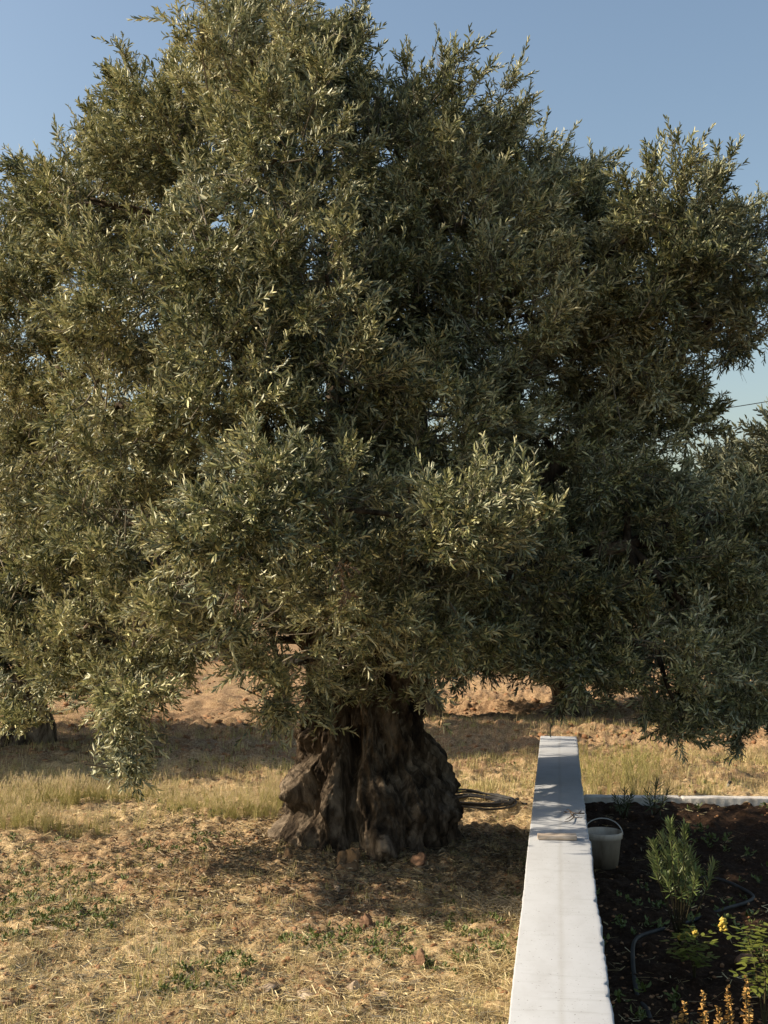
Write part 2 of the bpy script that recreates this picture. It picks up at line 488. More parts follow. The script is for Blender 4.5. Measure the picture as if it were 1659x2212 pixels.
def sprig(length=.30, pairs=11, L=.066, Wd=.0145, buds=False, seed=0, ang=(32, 58), stem=.0018):
    r = np.random.default_rng(seed)
    t = Tri()
    bend = r.uniform(.1, .4); ph = r.uniform(0, 6.28)
    def c(u):
        return np.array([math.cos(ph) * bend * u * u * length, math.sin(ph) * bend * u * u * length, u * length * (1 - .12 * bend * u)])
    pts = [c(u) for u in np.linspace(0, 1, 5)]
    V, T = tube([tuple(p) for p in pts], [stem, stem * .9, stem * .75, stem * .6, stem * .4], 3, False)
    t.add(V, T, 2, .5)
    for i in range(pairs):
        u = .08 + .92 * (i + .5) / pairs
        b = c(u); tz = c(min(u + .02, 1.02)) - c(u - .02); tz /= np.linalg.norm(tz)
        ax = np.cross(tz, [1, 0, 0]); ax /= np.linalg.norm(ax); ay = np.cross(tz, ax)
        az0 = (i % 2) * math.pi / 2 + r.normal(0, .45)
        for s in (0, math.pi):
            if r.random() < .12: continue
            az = az0 + s + r.normal(0, .15)
            al = R(r.uniform(*ang)) * (1.1 - .55 * u)
            rad_ = ax * math.cos(az) + ay * math.sin(az)
            d = tz * math.cos(al) + rad_ * math.sin(al)
            nu = tz - d * tz.dot(d) if hasattr(tz, 'dot') else tz
            nu = nu / np.linalg.norm(nu)
            tw = r.normal(0, .8)
            sd = np.cross(d, nu)
            nu = nu * math.cos(tw) + sd * math.sin(tw)
            k = (1.0 - .35 * abs(u - .5)) * r.uniform(.75, 1.15)
            V, T = leaf_geo(L * k, Wd * k * r.uniform(.85, 1.2), b, d, nu, curl=r.uniform(-.05, .22))
            t.add(V, T, 0, float(np.clip(r.normal(.52, .34), 0, 1)))
        if buds and i % 2 == 0 and u < .85:
            az = r.uniform(0, 6.28)
            rad_ = ax * math.cos(az) + ay * math.sin(az)
            d = tz * .7 + rad_
            for q in range(7):
                cpt = b + d * (.008 + .006 * q) + r.normal(0, .004, 3)
                V, T = bud_geo(cpt, r.uniform(.0022, .0038))
                t.add(V, T, 1, r.random())
    return t.arr()

SPR = [sprig(length=.13 + .02 * (k % 5), pairs=6 + k % 4, buds=(k % 2 == 0), seed=k, L=.056 + .006 * (k % 3), Wd=.014, ang=(22, 78)) for k in range(14)]
SPR += [sprig(length=.30 + .04 * k, pairs=12 + k, buds=False, seed=30 + k, L=.062, Wd=.0155, ang=(22, 55)) for k in range(4)]
SPR_FAR = [sprig(length=.4, pairs=7, L=.12, Wd=.035, seed=50 + k, stem=.003) for k in range(6)]

def crown_sprigs(lobes, per_area, spr_len=.26, n_sub=29, droop_z=None, rs=None):
    """lobes: (centre Vector, (rx, ry, rz) in view axes, density, lean Vector) -> positions and directions of the sprigs"""
    rs = rs or np.random.default_rng(11)
    Pp, Dd, tw = [], [], []
    for c, (a_, b_, c_), dens, lean in lobes:
        area = 4 * math.pi * ((a_ * b_) ** 1.6 / 3 + (a_ * c_) ** 1.6 / 3 + (b_ * c_) ** 1.6 / 3) ** (1 / 1.6)
        nb = max(4, int(area * per_area * dens))
        c = np.array(c)
        for _ in range(nb):
            v = rs.normal(size=3); v /= np.linalg.norm(v)
            loc = np.array([v[0] * a_, v[1] * b_, v[2] * c_])
            worldv = np.array(RGT) * loc[0] + np.array(FWD) * loc[1] + np.array([0, 0, 1]) * loc[2]
            r_out = rs.uniform(.76, 1.06)
            end = c + worldv * r_out
            out = worldv / np.linalg.norm(worldv)
            up = .22 if droop_z is None or end[2] > droop_z else -.15
            ax = out * .8 + np.array([0, 0, up]) + np.array(lean) + rs.normal(0, .28, 3)
            ax /= np.linalg.norm(ax)
            Lb = rs.uniform(.35, .62)
            root = end - ax * Lb
            mid = (root + end) / 2 + rs.normal(0, .03, 3)
            tw.append((root, mid, end))
            for q in range(n_sub):
                u = rs.uniform(.1, 1.0) if q else 1.0
                p = root + (end - root) * u + rs.normal(0, .055, 3) * (1.2 - u)
                dv = ax * .9 + rs.normal(0, .62, 3) * (1.05 - .5 * u) + np.array([0, 0, .12 if up > 0 else -.15])
                dv /= np.linalg.norm(dv)
                Pp.append(p); Dd.append(dv)
    return np.array(Pp), np.array(Dd), tw

_dj = np.random.default_rng(91)
def L_(x, y, D, rx, ry, rd, dens=1.0, lean=(0, 0, 0)):
    D += _dj.uniform(-.1, .7); rx *= .97; ry *= .97
    if not (y < 650 and x > 1340) and not (x == 1040): D += max(0, x - 640) / 1000 * 1.6
    D += max(0, 560 - x) / 560 * 1.25
    c = P(x, y, D); k = D / F
    return (c, (rx * k, rd, ry * k), dens, lean)

wind = (.28, .05, .08)
LOBES = [
    # top
    L_(540, 130, 8.9, 175, 170, .8, 1.0, (0, 0, .3)), L_(700, 150, 8.9, 110, 130, .6, 1, (.05, 0, .35)), L_(720, 60, 9.1, 70, 80, .5, 1, (0, 0, .3)),
    L_(470, 90, 9.3, 80, 80, .5, 1, (0, 0, .3)), L_(620, 30, 9.6, 130, 80, .6, 1, (0, 0, .4)),
    L_(390, 290, 8.6, 160, 160, .8, 1, (-.1, 0, .2)), L_(200, 430, 8.6, 140, 150, .8, 1, (-.1, 0, .15)),
    L_(70, 470, 8.9, 110, 150, .7), L_(620, 330, 8.3, 210, 190, .8), L_(860, 330, 9.0, 170, 170, .8, 1, (.05, 0, .2)),
    L_(1000, 250, 9.3, 140, 130, .7, 1, (.15, 0, .3)), L_(1100, 320, 9.3, 100, 110, .6, 1, (.15, 0, .2)),
    L_(880, 210, 9.3, 70, 100, .4, 1, (0, 0, .5)),
    L_(1140, 470, 9.0, 170, 170, .8, 1, wind), L_(1260, 520, 9.2, 100, 150, .6, 1, wind),
    L_(1000, 480, 8.8, 200, 170, .8, 1, wind),
    L_(320, 220, 9.0, 100, 90, .6), L_(110, 430, 8.9, 100, 90, .6), L_(225, 320, 9.0, 100, 95, .6), L_(1235, 385, 9.2, 85, 95, .5, 1, wind), L_(1325, 430, 8.8, 80, 90, .5, 1, wind),
    # right shoulder lobe
    L_(1440, 450, 8.9, 115, 120, .6, 1, (.1, 0, .3)), L_(1580, 460, 8.9, 120, 120, .6, 1, (.1, 0, .3)), L_(1520, 540, 8.7, 140, 110, .6, 1, wind),
    L_(1500, 620, 8.8, 130, 120, .6, 1, wind), L_(1630, 630, 9.0, 90, 70, .5, 1, (.1, 0, .1)), L_(1780, 520, 9.2, 110, 130, .6, 1, (.1, 0, .1)),
    L_(1360, 640, 9.0, 130, 160, .6, 1, wind), L_(1440, 800, 9.0, 100, 110, .5, .9, wind),
    # middle belt
    L_(60, 720, 8.6, 170, 200, .8), L_(260, 640, 8.1, 190, 190, .8), L_(470, 560, 7.9, 190, 190, .8), L_(700, 600, 7.9, 190, 190, .8, 1, (.1, 0, .1)),
    L_(900, 660, 8.2, 190, 190, .8, 1, wind), L_(1120, 680, 8.4, 190, 190, .8, 1, wind), L_(1280, 780, 8.7, 150, 190, .7, 1, wind),
    L_(1400, 900, 8.9, 120, 120, .6, .9, wind), L_(1590, 720, 8.9, 80, 60, .4, .9, (0, 0, -.1)), L_(1500, 860, 8.9, 65, 80, .4, .8, wind), L_(1410, 800, 8.1, 110, 90, .4, 1, wind), L_(1330, 700, 8.2, 100, 100, .4, 1, wind), L_(1640, 1120, 8.6, 80, 80, .5, .9, (.1, 0, .3)),
    L_(60, 980, 8.3, 170, 190, .8), L_(270, 880, 7.8, 190, 190, .8), L_(500, 820, 7.5, 200, 190, .8), L_(740, 860, 7.5, 180, 190, .8, 1, (.1, 0, 0)),
    L_(960, 900, 8.0, 190, 180, .8, .9, wind), L_(1170, 940, 8.2, 180, 180, .7, 1, wind), L_(1350, 1060, 8.2, 180, 150, .7, 1, wind),
    # lower belt
    L_(50, 1220, 8.1, 170, 190, .8), L_(270, 1130, 7.6, 190, 180, .8), L_(500, 1080, 7.3, 190, 180, .8), L_(730, 1100, 7.4, 160, 170, .8, 1, (.15, 0, .05)),
    L_(1040, 1110, 7.4, 150, 110, .55, 1.1, (.45, -.1, .12)), L_(1130, 1230, 7.7, 130, 110, .55, .9, (.35, -.1, 0)),
    L_(930, 1200, 7.9, 150, 150, .7, .9, wind), L_(1300, 1230, 8.0, 170, 160, .7, 1, wind), L_(1500, 1180, 8.1, 160, 150, .7, 1, wind), L_(1650, 1260, 8.3, 150, 190, .7, 1, wind),
    L_(1620, 1090, 8.8, 80, 90, .5, .9, (.1, 0, .5)), L_(1800, 1200, 8.8, 140, 200, .7, 1, wind),
    L_(90, 1400, 8.2, 170, 120, .8), L_(290, 1350, 7.7, 180, 130, .7), L_(500, 1300, 7.5, 190, 130, .7), L_(720, 1310, 7.6, 170, 140, .7),
    L_(900, 1370, 8.0, 140, 110, .6), L_(1080, 1380, 8.1, 150, 90, .6), L_(1250, 1410, 8.2, 150, 100, .6), L_(1430, 1400, 8.0, 160, 150, .7), L_(1600, 1450, 8.2, 130, 120, .7),
    L_(70, 1510, 8.2, 120, 60, .5, .9, (0, 0, -.2)), L_(260, 1490, 7.8, 120, 80, .5, .9, (0, 0, -.2)), L_(620, 1440, 8.2, 150, 60, .5, .9, (0, 0, -.2)),
    L_(820, 1440, 8.6, 120, 60, .5, .8, (0, 0, -.2)), L_(1480, 1520, 8.0, 130, 60, .5, .9, (0, 0, -.3)), L_(1470, 1570, 7.6, 80, 35, .35, .9, (0, 0, -.4)), L_(1640, 1560, 8.2, 90, 50, .5, .9, (0, 0, -.3)), L_(260, 1600, 7.5, 70, 70, .3, .75, (0, 0, -.5)), L_(255, 1650, 6.9, 55, 30, .2, .3, (0, 0, -.4)),
    L_(930, 1500, 8.6, 50, 80, .3, .6, (.1, 0, -.5)), L_(600, 1540, 8.2, 40, 55, .25, .6, (0, 0, -.4)), L_(720, 1500, 8.7, 70, 50, .3, .7, (0, 0, -.3)),
]
BACK = [  # the far half of the crown
    (P(560, 400, 10.6), (1.7, 1.0, 1.3), .9, (0, 0, .2)), (P(150, 700, 10.6), (1.2, 1.3, 1.4), .5, (-.1, 0, .1)), (P(1000, 600, 10.8), (1.6, 1.1, 1.3), .85, (.1, 0, .1)),
    (P(1450, 800, 10.8), (.9, 1.1, 1.0), .3, (.2, 0, .1)), (P(600, 900, 12.2), (1.8, 1.4, 1.3), .13, (0, .2, 0)), (P(1100, 1000, 12.0), (1.7, 1.4, 1.1), .13, (.1, .2, 0)),
    (P(150, 1060, 11.0), (1.3, 1.4, .8), .24, (-.1, .1, 0)), (P(700, 700, 9.8), (1.6, 1.0, 1.6), .6, (0, 0, 0)), (P(1550, 1200, 10.6), (1.2, 1.2, .8), .24, (.2, 0, 0)),
    (P(1250, 1250, 10.4), (.9, 1.0, .6), .13, (.1, 0, 0)), (P(750, 1150, 9.8), (1.5, .9, .9), .13, (0, 0, 0)), (P(250, 1160, 9.8), (.9, .9, .45), .24, (0, 0, 0)),
]

big = empty("olive_tree", TR, "huge old olive tree with a gnarled hollowed trunk and dense silvery crown filling the picture", "tree")

Ppos, Pdir, twigs = crown_sprigs(LOBES, 5.0, droop_z=1.1)
Bpos, Bdir, btw = crown_sprigs(BACK, 4.6, droop_z=.9, rs=np.random.default_rng(12), n_sub=15)
# the dense leafy inside of the crown
CORE = [(Vector(c) + FWD * .75, (a_ * .8, .5, c2 * .8), .45, (0, 0, 0)) for c, (a_, b2_, c2), d_, l_ in LOBES if c[2] > 2.0 and d_ >= 1.0]
Cpos, Cdir, ctw = crown_sprigs(CORE, 5.0, droop_z=.9, rs=np.random.default_rng(13), n_sub=17)
pos = np.concatenate([Ppos, Bpos, Cpos]); dr = np.concatenate([Pdir, Bdir, Cdir])
scl = np.concatenate([rng.uniform(.75, 1.3, len(Ppos)), rng.uniform(1.1, 1.5, len(Bpos)), rng.uniform(1.2, 1.6, len(Cpos))])
# nothing below the soil or in the trunk's way
keep = pos[:, 2] > .28
# gaps in the foliage through which the low sun reaches the trunk's left side and the wall
sd_ = np.array(sun_dir)
gap_n = fbm(pos[:, 0] * 3, pos[:, 1] * 3, pos[:, 2] * 3, 2)
for (gx, gy, gz_, gr) in [(TR.x - .62, TR.y - .30, 1.0, .26), (TR.x - .70, TR.y - .35, .55, .30), (TR.x - .70, TR.y - .4, .25, .24), (TR.x - .2, TR.y - .7, .45, .10),
                          (-.1, 7.55, WH, .10), (.05, 8.05, WH, .15), (-.05, 8.75, WH, .10), (.0, 9.35, WH, .17), (.1, 10.0, WH, .11), (-.1, 10.7, WH, .16), (0, 11.4, WH, .2), (.1, 8.4, WH, .07)]:
    q_ = pos + dr * .08 - np.array([gx, gy, gz_]); al_ = q_ @ sd_
    di_ = np.linalg.norm(q_ - al_[:, None] * sd_, axis=1)
    keep &= ~((di_ < gr * (1.15 + .5 * gap_n) + .05) & (al_ > 0))
pos, dr, scl = pos[keep], dr[keep], scl[keep]
# budding sprigs gather in patches
bud_n = vnoise(pos[:, 0] * 1.1 + 5, pos[:, 1] * 1.1, pos[:, 2] * 1.1)
pick = rng.integers(0, 7, len(pos)) * 2 + (rng.random(len(pos)) > np.clip(.45 + bud_n * 1.6, .05, .95)).astype(int)
pass
lg = rng.random(len(pos)) < .025
pick[lg] = 14 + rng.integers(0, 4, lg.sum())
rr = np.clip(.5 + 1.1 * bud_n + rng.normal(0, .22, len(pos)), 0, 1)
V, T, m_, r_ = scatter(SPR, pos - np.array(TR), dr, scl, pick=pick, rr=rr)
crown = link("crown", np_mesh("crown", V, T, m_, r_), [M_leaf, M_bud, M_twig], big)

tt = Tri()
for root, mid, end in twigs + btw + ctw:
    V, T = tube([tuple(root - np.array(TR)), tuple(mid - np.array(TR)), tuple(end - np.array(TR))], [.008, .006, .003], 4, False)
    tt.add(V, T, 0)
link("twigs", tt.mesh("twigs"), M_twig, big)

# bare dead twigs poking out of the leaves
bt_ = Tri()
for i_ in rng.choice(len(Ppos), 420, replace=False):
    p0 = Ppos[i_] - np.array(TR); d0 = Pdir[i_]; q0 = rng.normal(0, .35, 3)
    L0 = rng.uniform(.18, .38); m0_ = p0 + d0 * L0 * .5 + q0 * .03; e0 = p0 + (d0 + q0 * .5) * L0
    bt_.add(*tube([tuple(p0 - d0 * .1), tuple(m0_), tuple(e0)], [.0032, .0025, .0012], 4, False))
    for _ in range(2):
        e1 = m0_ + (d0 + rng.normal(0, .7, 3)) * L0 * .35
        bt_.add(*tube([tuple(m0_), tuple(e1)], [.002, .001], 3, False))
M_dead = noise_mat("dead_twig_bark", [(.3, (.22, .18, .13)), (.7, (.42, .36, .28))], scale=20, bump=.1)
o = link("dead_twigs", bt_.mesh("dead_twigs"), M_dead, big); o['kind'] = "stuff"

# limbs: from the trunk top to the lobes
def limb(path, r0, r1, parent, name="limb", wob=.04, n=10):
    pts = spline(path, 7); k = len(pts)
    out = []
    for i, p in enumerate(pts):
        f = min(1, i / 4)
        out.append(p + Vector((mn.noise(p * 2.1), mn.noise(p * 2.1 + Vector((9, 0, 0))), mn.noise(p * 2.1 + Vector((0, 9, 0))))) * wob * f)
    rad = [r0 + (r1 - r0) * (i / (k - 1)) ** .7 for i in range(k)]
    rad = [q * (1 + .15 * mn.noise(Vector((i * .7, r0 * 50, 0)))) for i, q in enumerate(rad)]
    V, T = tube(out, rad, n)
    return V, T, out

def rel(p): return Vector(p) - TR
limb_ends = [P(200, 900, 9.4), P(430, 500, 9.6), P(620, 300, 10.0), P(900, 450, 10.2), P(1200, 650, 9.9), P(1480, 750, 9.8), P(1350, 1180, 9.4), P(350, 1180, 8.8),
             P(750, 900, 9.0), P(700, 700, 11.8), P(1150, 900, 11.6), P(1080, 1180, 8.8)]
limb_pts = []
for i, e in enumerate(limb_ends):
    e = rel(e)
    a0 = math.atan2(e.y, e.x)
    s = Vector((.22 * math.cos(a0), .22 * math.sin(a0), 1.25))
    mid1 = Vector((.42 * math.cos(a0) + e.x * .08, .42 * math.sin(a0) + e.y * .08, 1.9 + .1 * (i % 3)))
    mid2 = mid1.lerp(e, .5) + Vector((0, 0, .12))
    V, T, out = limb([s, mid1, mid2, e], .19 if e.z > 2.5 else .13, .045, big)
    link("limb", np_mesh("limb", V, T), M_bark, big, smooth=True)
    limb_pts += out[6:]
for c, rr_, dn, ln in LOBES + BACK:
    c = rel(c)
    near_p = min([q for q in limb_pts if q.z < c.z + .1] or limb_pts, key=lambda q: (q - c).length)
    V, T, out = limb([near_p, near_p.lerp(c, .5) + Vector((0, 0, .06)), c], .04, .014, big, n=6)
    link("branch", np_mesh("branch", V, T), M_bark, big, smooth=True)

# trunk: gnarled, with wandering ribs, clefts, burls and a knob
def trunk_mesh():
    nz, na = 320, 620
    zz = np.linspace(-.12, 2.0, nz)
    zt = [-.12, 0, .25, .45, .56, .70, .85, 1.0, 1.3, 2.0]
    lft = [.73, .68, .63, .61, .58, .49, .45, .43, .41, .40]
    rgt = [.73, .70, .67, .67, .67, .58, .48, .43, .42, .40]
    Lz, Rz = np.interp(zz, zt, lft), np.interp(zz, zt, rgt)
    aa = np.linspace(0, 2 * math.pi, na, endpoint=False)      # angle from the viewer's side, + to the right
    A, Z = np.meshgrid(aa, zz)
    As = (A + math.pi) % (2 * math.pi) - math.pi
    mixv = (np.sin(A) + 1) / 2
    base = Lz[:, None] * (1 - mixv) + Rz[:, None] * mixv
    base *= 1 + .06 * np.cos(A) ** 2
    r = base.copy()
    def dang(a0): return (A - a0 + math.pi) % (2 * math.pi) - math.pi
    def rib(a0, wdt, amp, sway=.12, ph=0, z0=-1, z1=3):
        c = R(a0) + sway * np.sin(Z * 2.6 + ph)
        return amp * np.exp(-(dang(c) / R(wdt)) ** 2) * np.clip((Z - z0) / .15, 0, 1) * np.clip((z1 - Z) / .15, 0, 1)
    def bump(a0, z0, wa, wz, amp):
        return amp * np.exp(-(dang(R(a0)) / R(wa)) ** 2 - ((Z - z0) / wz) ** 2)
    flare = 1 + 1.0 * np.exp(-np.clip(Z, 0, 9) / .35)
    r += rib(-62, 15, .07, ph=1) + rib(-40, 9, -.17, .2, 2, -1, .75) + rib(-55, 7, -.09, .1, 0, .7, 1.7) + rib(-26, 12, .05, .1, 0)
    r += rib(-7, 6.5, -.22, .12, 3, -1, 1.1) + rib(8, 6, .06, .06, 2) + rib(22, 4, -.06, .08, 1) + rib(33, 7, .06, .1, 0) + rib(46, 4, -.07, .1, 3)
    r += rib(60, 8, .03, .2, 1) + rib(76, 5, -.035, .2, 2) + rib(92, 10, .03, .1, 2)
    for k in range(9):
        r += rib(115 + k * 17, 5 + k % 3 * 2, (-.07 if k % 2 else .05), .15, k)
    r += bump(-60, .58, 18, .15, .18) + bump(-48, .32, 12, .08, -.06) + bump(-58, 1.05, 12, .2, .06) + bump(-40, .25, 13, .14, .10) + bump(-86, .12, 14, .14, .08) + bump(-52, .38, 8, .07, -.10)
    r += bump(9, .17, 8, .14, .27) + bump(4, .0, 7, .10, .10) + bump(28, .42, 9, .10, .07) + bump(-22, .40, 8, .10, .08) + bump(62, .32, 10, .09, .08) + bump(40, .95, 9, .1, .08) + bump(-34, .85, 8, .09, .09) + bump(-20, .62, 8, .16, .06) + bump(10, .62, 6, .10, .07) + bump(14, .86, 5, .08, .05)
    r += bump(88, .50, 16, .08, .06) + bump(72, .12, 12, .18, .08) + bump(50, .3, 9, .16, .05) + bump(-30, .05, 8, .15, .10)
    r += bump(-70, .95, 14, .12, .05) + bump(-15, 1.0, 8, .15, -.08) + bump(30, .75, 8, .2, .04)
    cx, sx_ = np.cos(A), np.sin(A)
    wx = fbm(cx * 1.8 + 1, sx_ * 1.8 + 2, Z * 1.6, 2) * 1.4; wz = fbm(cx * 1.8 + 9, sx_ * 1.8 + 7, Z * 1.6 + 5, 2) * 1.2
    r += .17 * fbm(cx * 2.2 + 3 + wx, sx_ * 2.2 + 5 + wz, Z * 2.6, 3) + .085 * fbm(cx * 6 + 3 + wx * 2, sx_ * 6 + 5, Z * 4.5 + wz * 2, 3) + .07 * fbm(cx * 20, sx_ * 20, Z * 9, 4)
    rid = 1 - 2 * np.abs(vnoise(cx * 11 + 3 * wx, sx_ * 11 + 2 * wz, Z * 3.2 + wx * 2))
    r += .035 * rid
    rid2 = 1 - 2 * np.abs(vnoise(cx * 30 + 6 * wx, sx_ * 30, Z * 7 + 4 * wz))
    r += .022 * rid2
    r = np.maximum(r, .12)
    # into the world: the viewer's side is -FWD
    X = (RGT.x * sx_ - FWD.x * cx) * r; Y = (RGT.y * sx_ - FWD.y * cx) * r
    V = np.stack([X.ravel(), Y.ravel(), Z.ravel()], 1)
    j, i = np.meshgrid(np.arange(nz - 1), np.arange(na), indexing='ij')
    p = (j * na + i).ravel(); q = (j * na + (i + 1) % na).ravel()
    Qd = np.stack([p, q, q + na, p + na], 1)
    return np_mesh("trunk", V, Qd)
link("trunk", trunk_mesh(), M_bark, big, smooth=True)

# withered brown sprigs hanging in the crown
for (x, y, D) in [(735, 1215, 6.75), (520, 1270, 6.75), (745, 1270, 6.85)]:
    n = 5
    p = np.array([P(x, y, D)] * n) + rng.normal(0, .02, (n, 3)) - np.array(TR)
    d = np.array([(0, 0, -1.0)] * n) + rng.normal(0, .35, (n, 3))
    V, T, m2, r2 = scatter([SPR[1], SPR[3]], p, d, np.full(n, .62))
    o = link("dry_sprig", np_mesh("dry_sprig", V, T, m2, r2), [M_dry, M_dry, M_twig], big)
    o['label'] = "withered brown leaves hanging in the green crown"

# ------------------------------------------------------------------ olive trees farther off
def far_tree(x, y, D, ht, rad, label, seed, low=.5, lean=0.0):
    rs = np.random.default_rng(seed)
    c = P(x, 1400, D); c = Vector((c.x, c.y, 0)); c.z = float(gh(c.x, c.y))
    root = empty("olive_tree", c, label, "tree", "olive trees in the grove beyond")
    lob = []
    for k in range(11):
        a0 = k * 2.4 + rs.uniform(-.4, .4); q = rad * rs.uniform(.25, .62) if k else 0
        h = low + (ht - low) * rs.uniform(.28, .8)
        r_ = rad * rs.uniform(.38, .55)
        lob.append((Vector((q * math.cos(a0) + lean * h, q * math.sin(a0), h)), (r_, r_, (ht - low) * rs.uniform(.2, .3)), 1, (0, 0, .05)))
    p, d, tw = crown_sprigs(lob, 4.2, n_sub=12, rs=rs)
    p[:, 2] = np.maximum(p[:, 2], .25)
    V, T, m2, r2 = scatter(SPR_FAR, p, d, rs.uniform(.8, 1.2, len(p)))
    link("crown", np_mesh("crown", V, T, m2, r2), [M_leaf_far, M_bud, M_twig], root)
    tb = Tri()
    pts = spline([(0, 0, -.1), (.05, .02, .25), (-.05, .05, .7), (.1, 0, 1.3)], 5)
    k = len(pts); rd = [.34 * (1 + .9 * math.exp(-i / 2.5)) * (1 - .5 * i / k) for i in range(k)]
    V, T = tube(pts, rd, 18)
    V += .09 * np.stack([fbm(V[:, 0] * 4, V[:, 1] * 4, V[:, 2] * 3 + s, 3) for s in (0, 4, 8)], 1)
    tb.add(V, T)
    link("trunk", tb.mesh("trunk"), M_bark, root, smooth=True)
    for cc, _, _, _ in lob[:7]:
        V, T, _o = limb([Vector((.05, 0, 1.1)), Vector((cc.x * .4, cc.y * .4, 1.6)), cc], .12, .03, root, n=7)
        link("limb", np_mesh("limb", V, T), M_bark, root, smooth=True)
    return root
far_tree(1225, 0, 20.5, 4.6, 2.3, "shaded olive tree past the end of the white wall with a mounded trunk base", 21, low=.2)
far_tree(900, 0, 19.6, 4.4, 2.2, "olive tree directly behind the big trunk in the second row", 22)
far_tree(60, 0, 16.0, 4.6, 2.2, "olive tree at the left behind the dry grass with dark shade to its right", 23)
far_tree(-560, 0, 15.5, 4.6, 2.4, "olive tree at the far left edge of the second row", 24)
far_tree(1700, 0, 18.5, 4.6, 2.3, "olive tree at the right edge behind the bare soil strip", 25)
far_tree(480, 0, 34, 5.2, 3.2, "distant olive tree left of the big trunk in the third row", 26)
far_tree(-250, 0, 34, 5.2, 3.2, "distant olive tree at the far left of the third row", 27)
far_tree(1130, 0, 36, 5.2, 3.2, "distant olive tree right of the big trunk in the third row", 28)
far_tree(1750, 0, 35, 5.2, 3.4, "distant olive tree at the far right of the third row", 29)

# ------------------------------------------------------------------ ground cover
def blade(h, wd, bend, seg=3, twist=0):
    V, T = [], []
    for i in range(seg):
        t = i / seg
        V += [(-wd / 2 * (1 - .6 * t), bend * t * t * h, t * h), (wd / 2 * (1 - .6 * t), bend * t * t * h, t * h)]
    V.append((0, bend * h, h))
    for i in range(seg - 1):
        a = 2 * i; T += [(a, a + 1, a + 3), (a, a + 3, a + 2)]
    a = 2 * (seg - 1); T.append((a, a + 1, a + 2))
    return np.array(V, float), np.array(T)

def tuft(n, h, spread, wd, seed, lay=.5, mat=0, seg=3):
    r = np.random.default_rng(seed); t = Tri()
    for _ in range(n):
        V, T = blade(h * r.uniform(.5, 1.1), wd * r.uniform(.7, 1.3), r.uniform(0, .7), seg)
        a = r.uniform(0, 6.28); tl = abs(r.normal(0, lay))
        Mx = Matrix.Rotation(a, 3, 'Z') @ Matrix.Rotation(tl, 3, 'X')
        V = V @ np.array(Mx).T + np.array([r.normal(0, spread), r.normal(0, spread), -.005])
        t.add(V, T, mat, r.random())
    return t.arr()

def barley(seed, h=.34):
    r = np.random.default_rng(seed); t = Tri()
    for _ in range(5):
        hh = h * r.uniform(.7, 1.1); a = r.uniform(0, 6.28); ln = r.uniform(.05, .3)
        dx, dy = math.cos(a) * ln, math.sin(a) * ln
        ox, oy = r.normal(0, .02), r.normal(0, .02)
        pts = [(ox + dx * u * u * hh, oy + dy * u * u * hh, u * hh) for u in (0, .4, .75, 1)]
        V, T = tube(pts, [.0016, .0014, .0012, .001], 3, False); t.add(V, T, 0, r.random())
        top = np.array(pts[-1]); d = top - np.array(pts[-2]); d /= np.linalg.norm(d)
        for q in range(16):      # awned head
            b = top + d * (.005 * q) - d * .02
            dd = d + r.normal(0, .22, 3); dd /= np.linalg.norm(dd)
            s = np.cross(dd, r.normal(size=3)); s /= np.linalg.norm(s)
            L = r.uniform(.035, .06)
            t.add(np.array([b - s * .0016, b + s * .0016, b + dd * L]), np.array([(0, 1, 2)]), 1, r.random())
        for q in range(2):
            V, T = blade(hh * r.uniform(.5, .8), .005, r.uniform(.3, .9), 3)
            Mx = Matrix.Rotation(r.uniform(0, 6.28), 3, 'Z') @ Matrix.Rotation(r.uniform(.1, .5), 3, 'X')
            t.add(V @ np.array(Mx).T + np.array([ox, oy, 0]), T, 0, r.random())
    return t.arr()

M_straw = leaf_mat("straw", [(.30, .20, .08), (.56, .43, .20), (.74, .61, .35)], [(.30, .20, .08), (.56, .43, .20), (.74, .61, .35)], trans=.1, rough=.7)
M_green = leaf_mat("green_blades", [(.25, .24, .07), (.46, .41, .14), (.60, .52, .24)], [(.25, .24, .07), (.46, .41, .14), (.60, .52, .24)], trans=.25, rough=.6)
M_litter = leaf_mat("fallen_leaves", [(.09, .055, .03), (.20, .14, .075), (.36, .29, .18)], [(.12, .08, .05), (.24, .18, .11), (.38, .32, .22)], trans=0, rough=.7)
M_weed = leaf_mat("weed_leaf", [(.07, .10, .02), (.14, .17, .04)], [(.09, .12, .03), (.16, .19, .05)], trans=.2, rough=.55)
M_awn = leaf_mat("barley_awns", [(.62, .54, .24), (.72, .60, .34), (.66, .50, .38)], [(.62, .54, .24), (.72, .60, .34), (.66, .50, .38)], trans=.3, rough=.6)

def pts_in(n, y0, y1, x0, x1, rs):
    """points on the soil spread evenly in the picture's own perspective between two depths"""
    D = 1 / rs.uniform(1 / y1, 1 / y0, n)
    px = rs.uniform(x0, x1, n)
    u = (px - 829.5) / F
    X = FWD.x * D + RGT.x * u * D; Y = FWD.y * D + RGT.y * u * D
    return X, Y

def outside(X, Y, trunk_r=.85, garden=False):
    m = np.hypot(X - TR.x, Y - TR.y) > trunk_r
    m &= ~((X > WL - .02) & (X < WR + .02) & (Y < WALL_END + .02))
    g = (X > WR) & (Y < GARD_Y + .02)
    return m & (g if garden else ~g)

def strew(name, tpls, X, Y, scale, mats, label, cat, upv=.15, sink=0.0, rr=None):
    n = len(X)
    Z = gh(X, Y) + clod(X, Y) - sink
    d = np.stack([rng.normal(0, upv, n), rng.normal(0, upv, n), np.ones(n)], 1)
    V, T, m2, r2 = scatter(tpls, np.stack([X, Y, Z], 1), d, scale, rr=rr)
    o = link(name, np_mesh(name, V, T, m2, r2), mats)
    return tag(o, label, cat, kind="stuff")

rs = np.random.default_rng(5)
